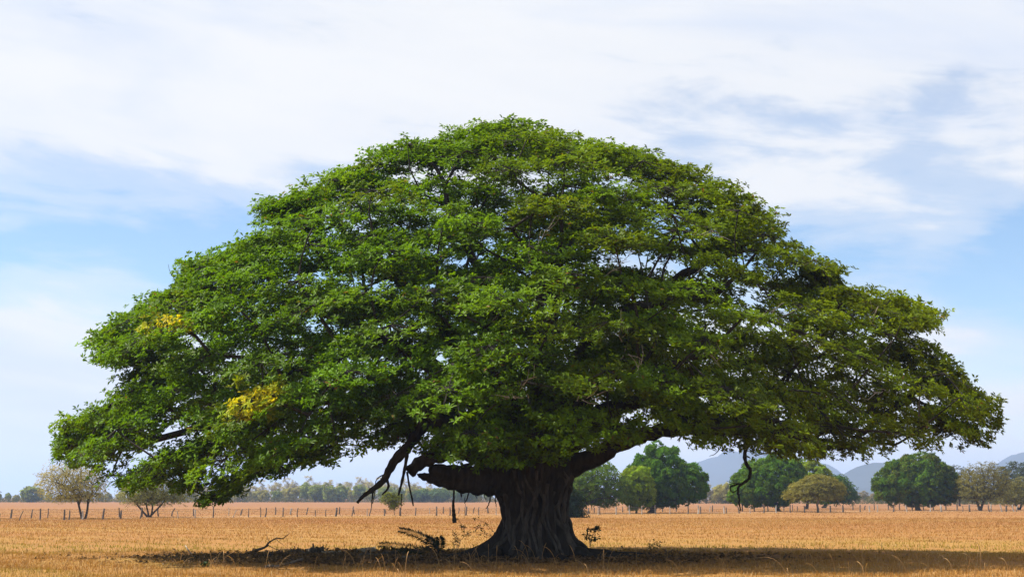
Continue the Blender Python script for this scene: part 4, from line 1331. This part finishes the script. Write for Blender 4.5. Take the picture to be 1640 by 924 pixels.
    def log(px, py, dx, r, wood, label, up=0.0, name='fallen_log', knob=True):
        b = gz(ground(px, py))
        s = b[1] / F
        P = smooth_path([np.array((-dx * s / 2, rng.normal(0, .1), r * .6)), np.array((0, rng.normal(0, .12), r * .7 + up * .4)), np.array((dx * s / 2, rng.normal(0, .1), r * .6 + up))], 5)
        mb = MB()
        mb.tube(P, r * (1 + .16 * np.sin(np.arange(len(P)) * 1.9 + px)), 8, wob=.13, rng=rng)
        me = mb.build(name)
        if knob:
            mb2 = MB()
            q = P[len(P) // 3]
            mb2.tube([q, q + (0.05, 0, r * 1.3), q + (0.12 * rng.normal(), 0, r * 2.2)], [r * .5, r * .35, r * .2], 6, wob=.1, rng=rng)
            root = empty(name, b, label=label, category='log')
            link('log', me, wood, root)
            link('branch_stub', mb2.build('branch_stub'), wood, root)
        else:
            o = link(name, me, wood, label=label, category='log')
            o.location = b

    log(584, 887.0, 34, .12, M_bleached, 'pale curved log lying on the litter between the dark ones', .1, knob=False)
    log(530, 888.0, 30, .09, M_bleached, 'bleached grey log half sunk in the litter bank', 0, knob=False)
    log(640, 889.5, 56, .17, M_deadwood, 'thick dark log nearest the palm', .08)
    log(505, 887.6, 26, .15, M_deadwood, 'dark rounded stump piece on the litter bank', .1)
    log(470, 888.2, 22, .10, M_deadwood, 'dark short log with an upright stub at the left of the litter', .12)
    log(486, 889.0, 14, .08, M_deadwood, 'small dark log with a peg of branch beside the stump piece', .05)
    log(595, 893, 40, .13, M_deadwood, 'dark log lying in front of the pale curved one', 0)
    log(437, 908, 22, .07, M_deadwood, 'thin dark log on the bare earth below the dead branch', 0, knob=False)
    log(470, 906, 30, .05, M_deadwood, 'crooked thin dark stick raised off the bare earth', .22, name='fallen_stick', knob=False)
    log(660, 897, 30, .09, M_deadwood, 'dark stick half hidden by arching dry grass below the palm', .05, name='fallen_stick', knob=False)
    log(850, 896, 22, .07, M_bleached, 'short pale stick at the foot of the trunk', .0, name='fallen_stick', knob=False)
    log(355, 887.5, 8, .07, M_deadwood, 'small dark chunk of wood on the sunny grass edge', .0, name='wood_chunk', knob=False)

    # leaf litter and clods on the bare earth: one mass
    n = 26000
    x = TX - 3.5 + rng.normal(0, 5.2, n)
    y = T + rng.normal(0.0, 2.6, n)
    z = height(x, y)
    P = np.stack([x, y, z + rng.uniform(0.0, .05, n)], axis=1)
    D = unit(rng.normal(0, 1, (n, 3)) * (1, 1, .35))
    N = unit(np.array((0, 0, 1.0)) + rng.normal(0, .5, (n, 3)))
    N = unit(N - (N * D).sum(1)[:, None] * D)
    V, Tr = leaf_arrays(P, D, N, rng.uniform(.10, .30, n), rng.uniform(.05, .12, n), .5)
    mixc = rng.random(n)[:, None]
    col = np.array((0.09, 0.06, 0.035)) * (1 - mixc) + np.array((0.34, 0.21, 0.11)) * mixc
    link('leaf_litter', fast_mesh('leaf_litter', V, Tr, np.repeat(col, 2, axis=0)), M_dry, kind='stuff', label='brown fallen leaves strewn over the bare earth under the tree', category='leaf litter')


undergrowth()


# ------------------------------------------------------------------ grass
def vnoise(x, y, seed, s):
    """cheap smooth noise for tufts and patches"""
    rr = np.random.default_rng(seed)
    out = 0
    for k in range(5):
        a, f, p = rr.uniform(0, 6.28), s * rr.uniform(.6, 1.9), rr.uniform(0, 6.28)
        out = out + np.sin((x * math.cos(a) + y * math.sin(a)) * f + p + 1.5 * np.sin((x * math.sin(a) - y * math.cos(a)) * f * .6 + p * 2))
    return out / 5


def grass():
    rng = np.random.default_rng(77)

    def blades(x, y, h, wd, bend, col):
        n = len(x)
        a = rng.uniform(0, 2 * math.pi, n)
        lx, ly = np.cos(a) * bend * h, np.sin(a) * bend * h
        # blades turn any way; the flat of the blade is random as well
        sa = rng.uniform(0, 2 * math.pi, n)
        sx, sy = np.cos(sa) * wd / 2, np.sin(sa) * wd / 2
        z = height(x, y) - 0.02
        v0 = np.stack([x - sx, y - sy, z], 1)
        v1 = np.stack([x + sx, y + sy, z], 1)
        v2 = np.stack([x + lx * .35 + sx * .8, y + ly * .35 + sy * .8, z + h * .62], 1)
        v3 = np.stack([x + lx * .35 - sx * .8, y + ly * .35 - sy * .8, z + h * .62], 1)
        v4 = np.stack([x + lx, y + ly, z + h * (1 - .25 * bend)], 1)
        V = np.stack([v0, v1, v2, v3, v4], 1).reshape(-1, 3)
        b = (np.arange(n) * 5)[:, None]
        Tr = np.stack([b + [0, 1, 2], b + [0, 2, 3], b + [3, 2, 4]], 1).reshape(-1, 3)
        return V, Tr, np.repeat(col, 3, axis=0)

    straw, rust, olive, pale = np.array((0.41, 0.232, 0.066)), np.array((0.36, 0.168, 0.054)), np.array((0.245, 0.25, 0.022)), np.array((0.47, 0.33, 0.17))

    def colour(x, y):
        n = len(x)
        a = np.clip(.5 + .9 * vnoise(x * .55, y, 3, .10) + rng.normal(0, .2, n), 0, 1)[:, None]
        c = straw * a + rust * (1 - a)
        g = np.clip(vnoise(x * .5, y, 9, .28) * 1.4 + .65, 0, 1) * np.clip(1.25 - np.abs(y - 74) / 11, 0, 1)
        g = np.maximum(g, np.clip(vnoise(x, y, 12, .5) * 1.4, 0, 1) * np.clip((54 - y) / 4, 0, 1) * np.clip((-3 - x) / 6, 0, 1))
        g = (g * rng.uniform(.4, 1, n))[:, None]
        c = c * (1 - g) + olive * g
        p = (rng.random(n) < .12)[:, None]
        c = np.where(p, pale, c)
        far = np.clip((y - 120) / 200, 0, .8)[:, None]
        c = c * (1 - far) + np.array((0.32, 0.15, 0.065)) * far
        return c * rng.uniform(.7, 1.2, (n, 1))

    def field(n, y0, y1, h0, h1, w0, w1, name, label):
        y = np.sqrt(rng.uniform(y0 * y0, y1 * y1, n))
        x = rng.uniform(-.40, .40, n) * y + 0
        e = np.hypot((x - (TX - 5.0)) / 12.5, (y - (T + .2)) / 5.6) + .45 * vnoise(x, y, 5, .6)
        keep = (e > 1.0) | (rng.random(n) < .18)
        tuft = vnoise(x, y, 6, 2.2)
        keep &= rng.random(n) < .75 + .5 * tuft
        x, y, e = x[keep], y[keep], e[keep]
        h = rng.uniform(h0, h1, len(x)) * (1 + .35 * vnoise(x, y, 7, .35)) * np.clip(.35 + .65 * (e - .8) / .5, .35, 1)
        V, Tr, c = blades(x, y, h, rng.uniform(w0, w1, len(x)), rng.uniform(.15, .9, len(x)), colour(x, y))
        link(name, fast_mesh(name, V, Tr, c), M_dry, kind='stuff', label=label, category='grass')

    field(150000, 38, 68, .07, .20, .010, .020, 'grass', 'dry orange grass round the giant tree')
    field(170000, 68, 180, .08, .22, .018, .036, 'grass', 'dry orange grass between the tree and the lane')
    field(70000, 120, 330, .06, .18, .04, .08, 'grass', 'dry rust coloured grass about and beyond the lane')

    # tall arching dry stalks in front
    n = 170
    y = rng.uniform(43, 58, n)
    x = rng.uniform(-.40, .40, n) * y
    V, Fc, cs = [], [], []
    cl = rng.integers(0, 60, n)
    cx, cyy = rng.uniform(-.38, .38, 60), rng.uniform(46, 57.5, 60)
    for i in range(n):
        if i % 3:
            yy = cyy[cl[i]] + rng.normal(0, .3)
            xx = cx[cl[i]] * yy + rng.normal(0, .35)
        else:
            xx, yy = x[i], y[i]
        hgt, ln, a = rng.uniform(.35, 1.0), rng.uniform(.1, 1.0), rng.uniform(0, 6.28)
        t = np.linspace(0, 1, 7)
        d = np.array((math.cos(a), math.sin(a) * .5))
        px, pz = ln * hgt * t ** 1.7, hgt * (t * (1 + .5 * ln) - ln * .75 * t ** 2.6)
        P = np.stack([xx + d[0] * px, yy + d[1] * px, float(height(np.array(xx), np.array(yy))) + pz], 1)
        wv = .007 * np.array((1, 1, .9, .9, 1.2, 1.5, .5))
        b = len(V)
        for k in range(7):
            V += [P[k] - (wv[k], 0, 0), P[k] + (wv[k], 0, wv[k] * .6)]
        for k in range(6):
            q = b + 2 * k
            Fc += [(q, q + 1, q + 3), (q, q + 3, q + 2)]
            cs += [np.array((0.42, 0.26, 0.12)) * (1.0 if k < 4 else 1.15)] * 2
    link('tall_grass', fast_mesh('tall_grass', np.array(V), Fc, np.array(cs)), M_dry, kind='stuff', label='tall arching dry grass stalks in front of the tree', category='grass')


grass()
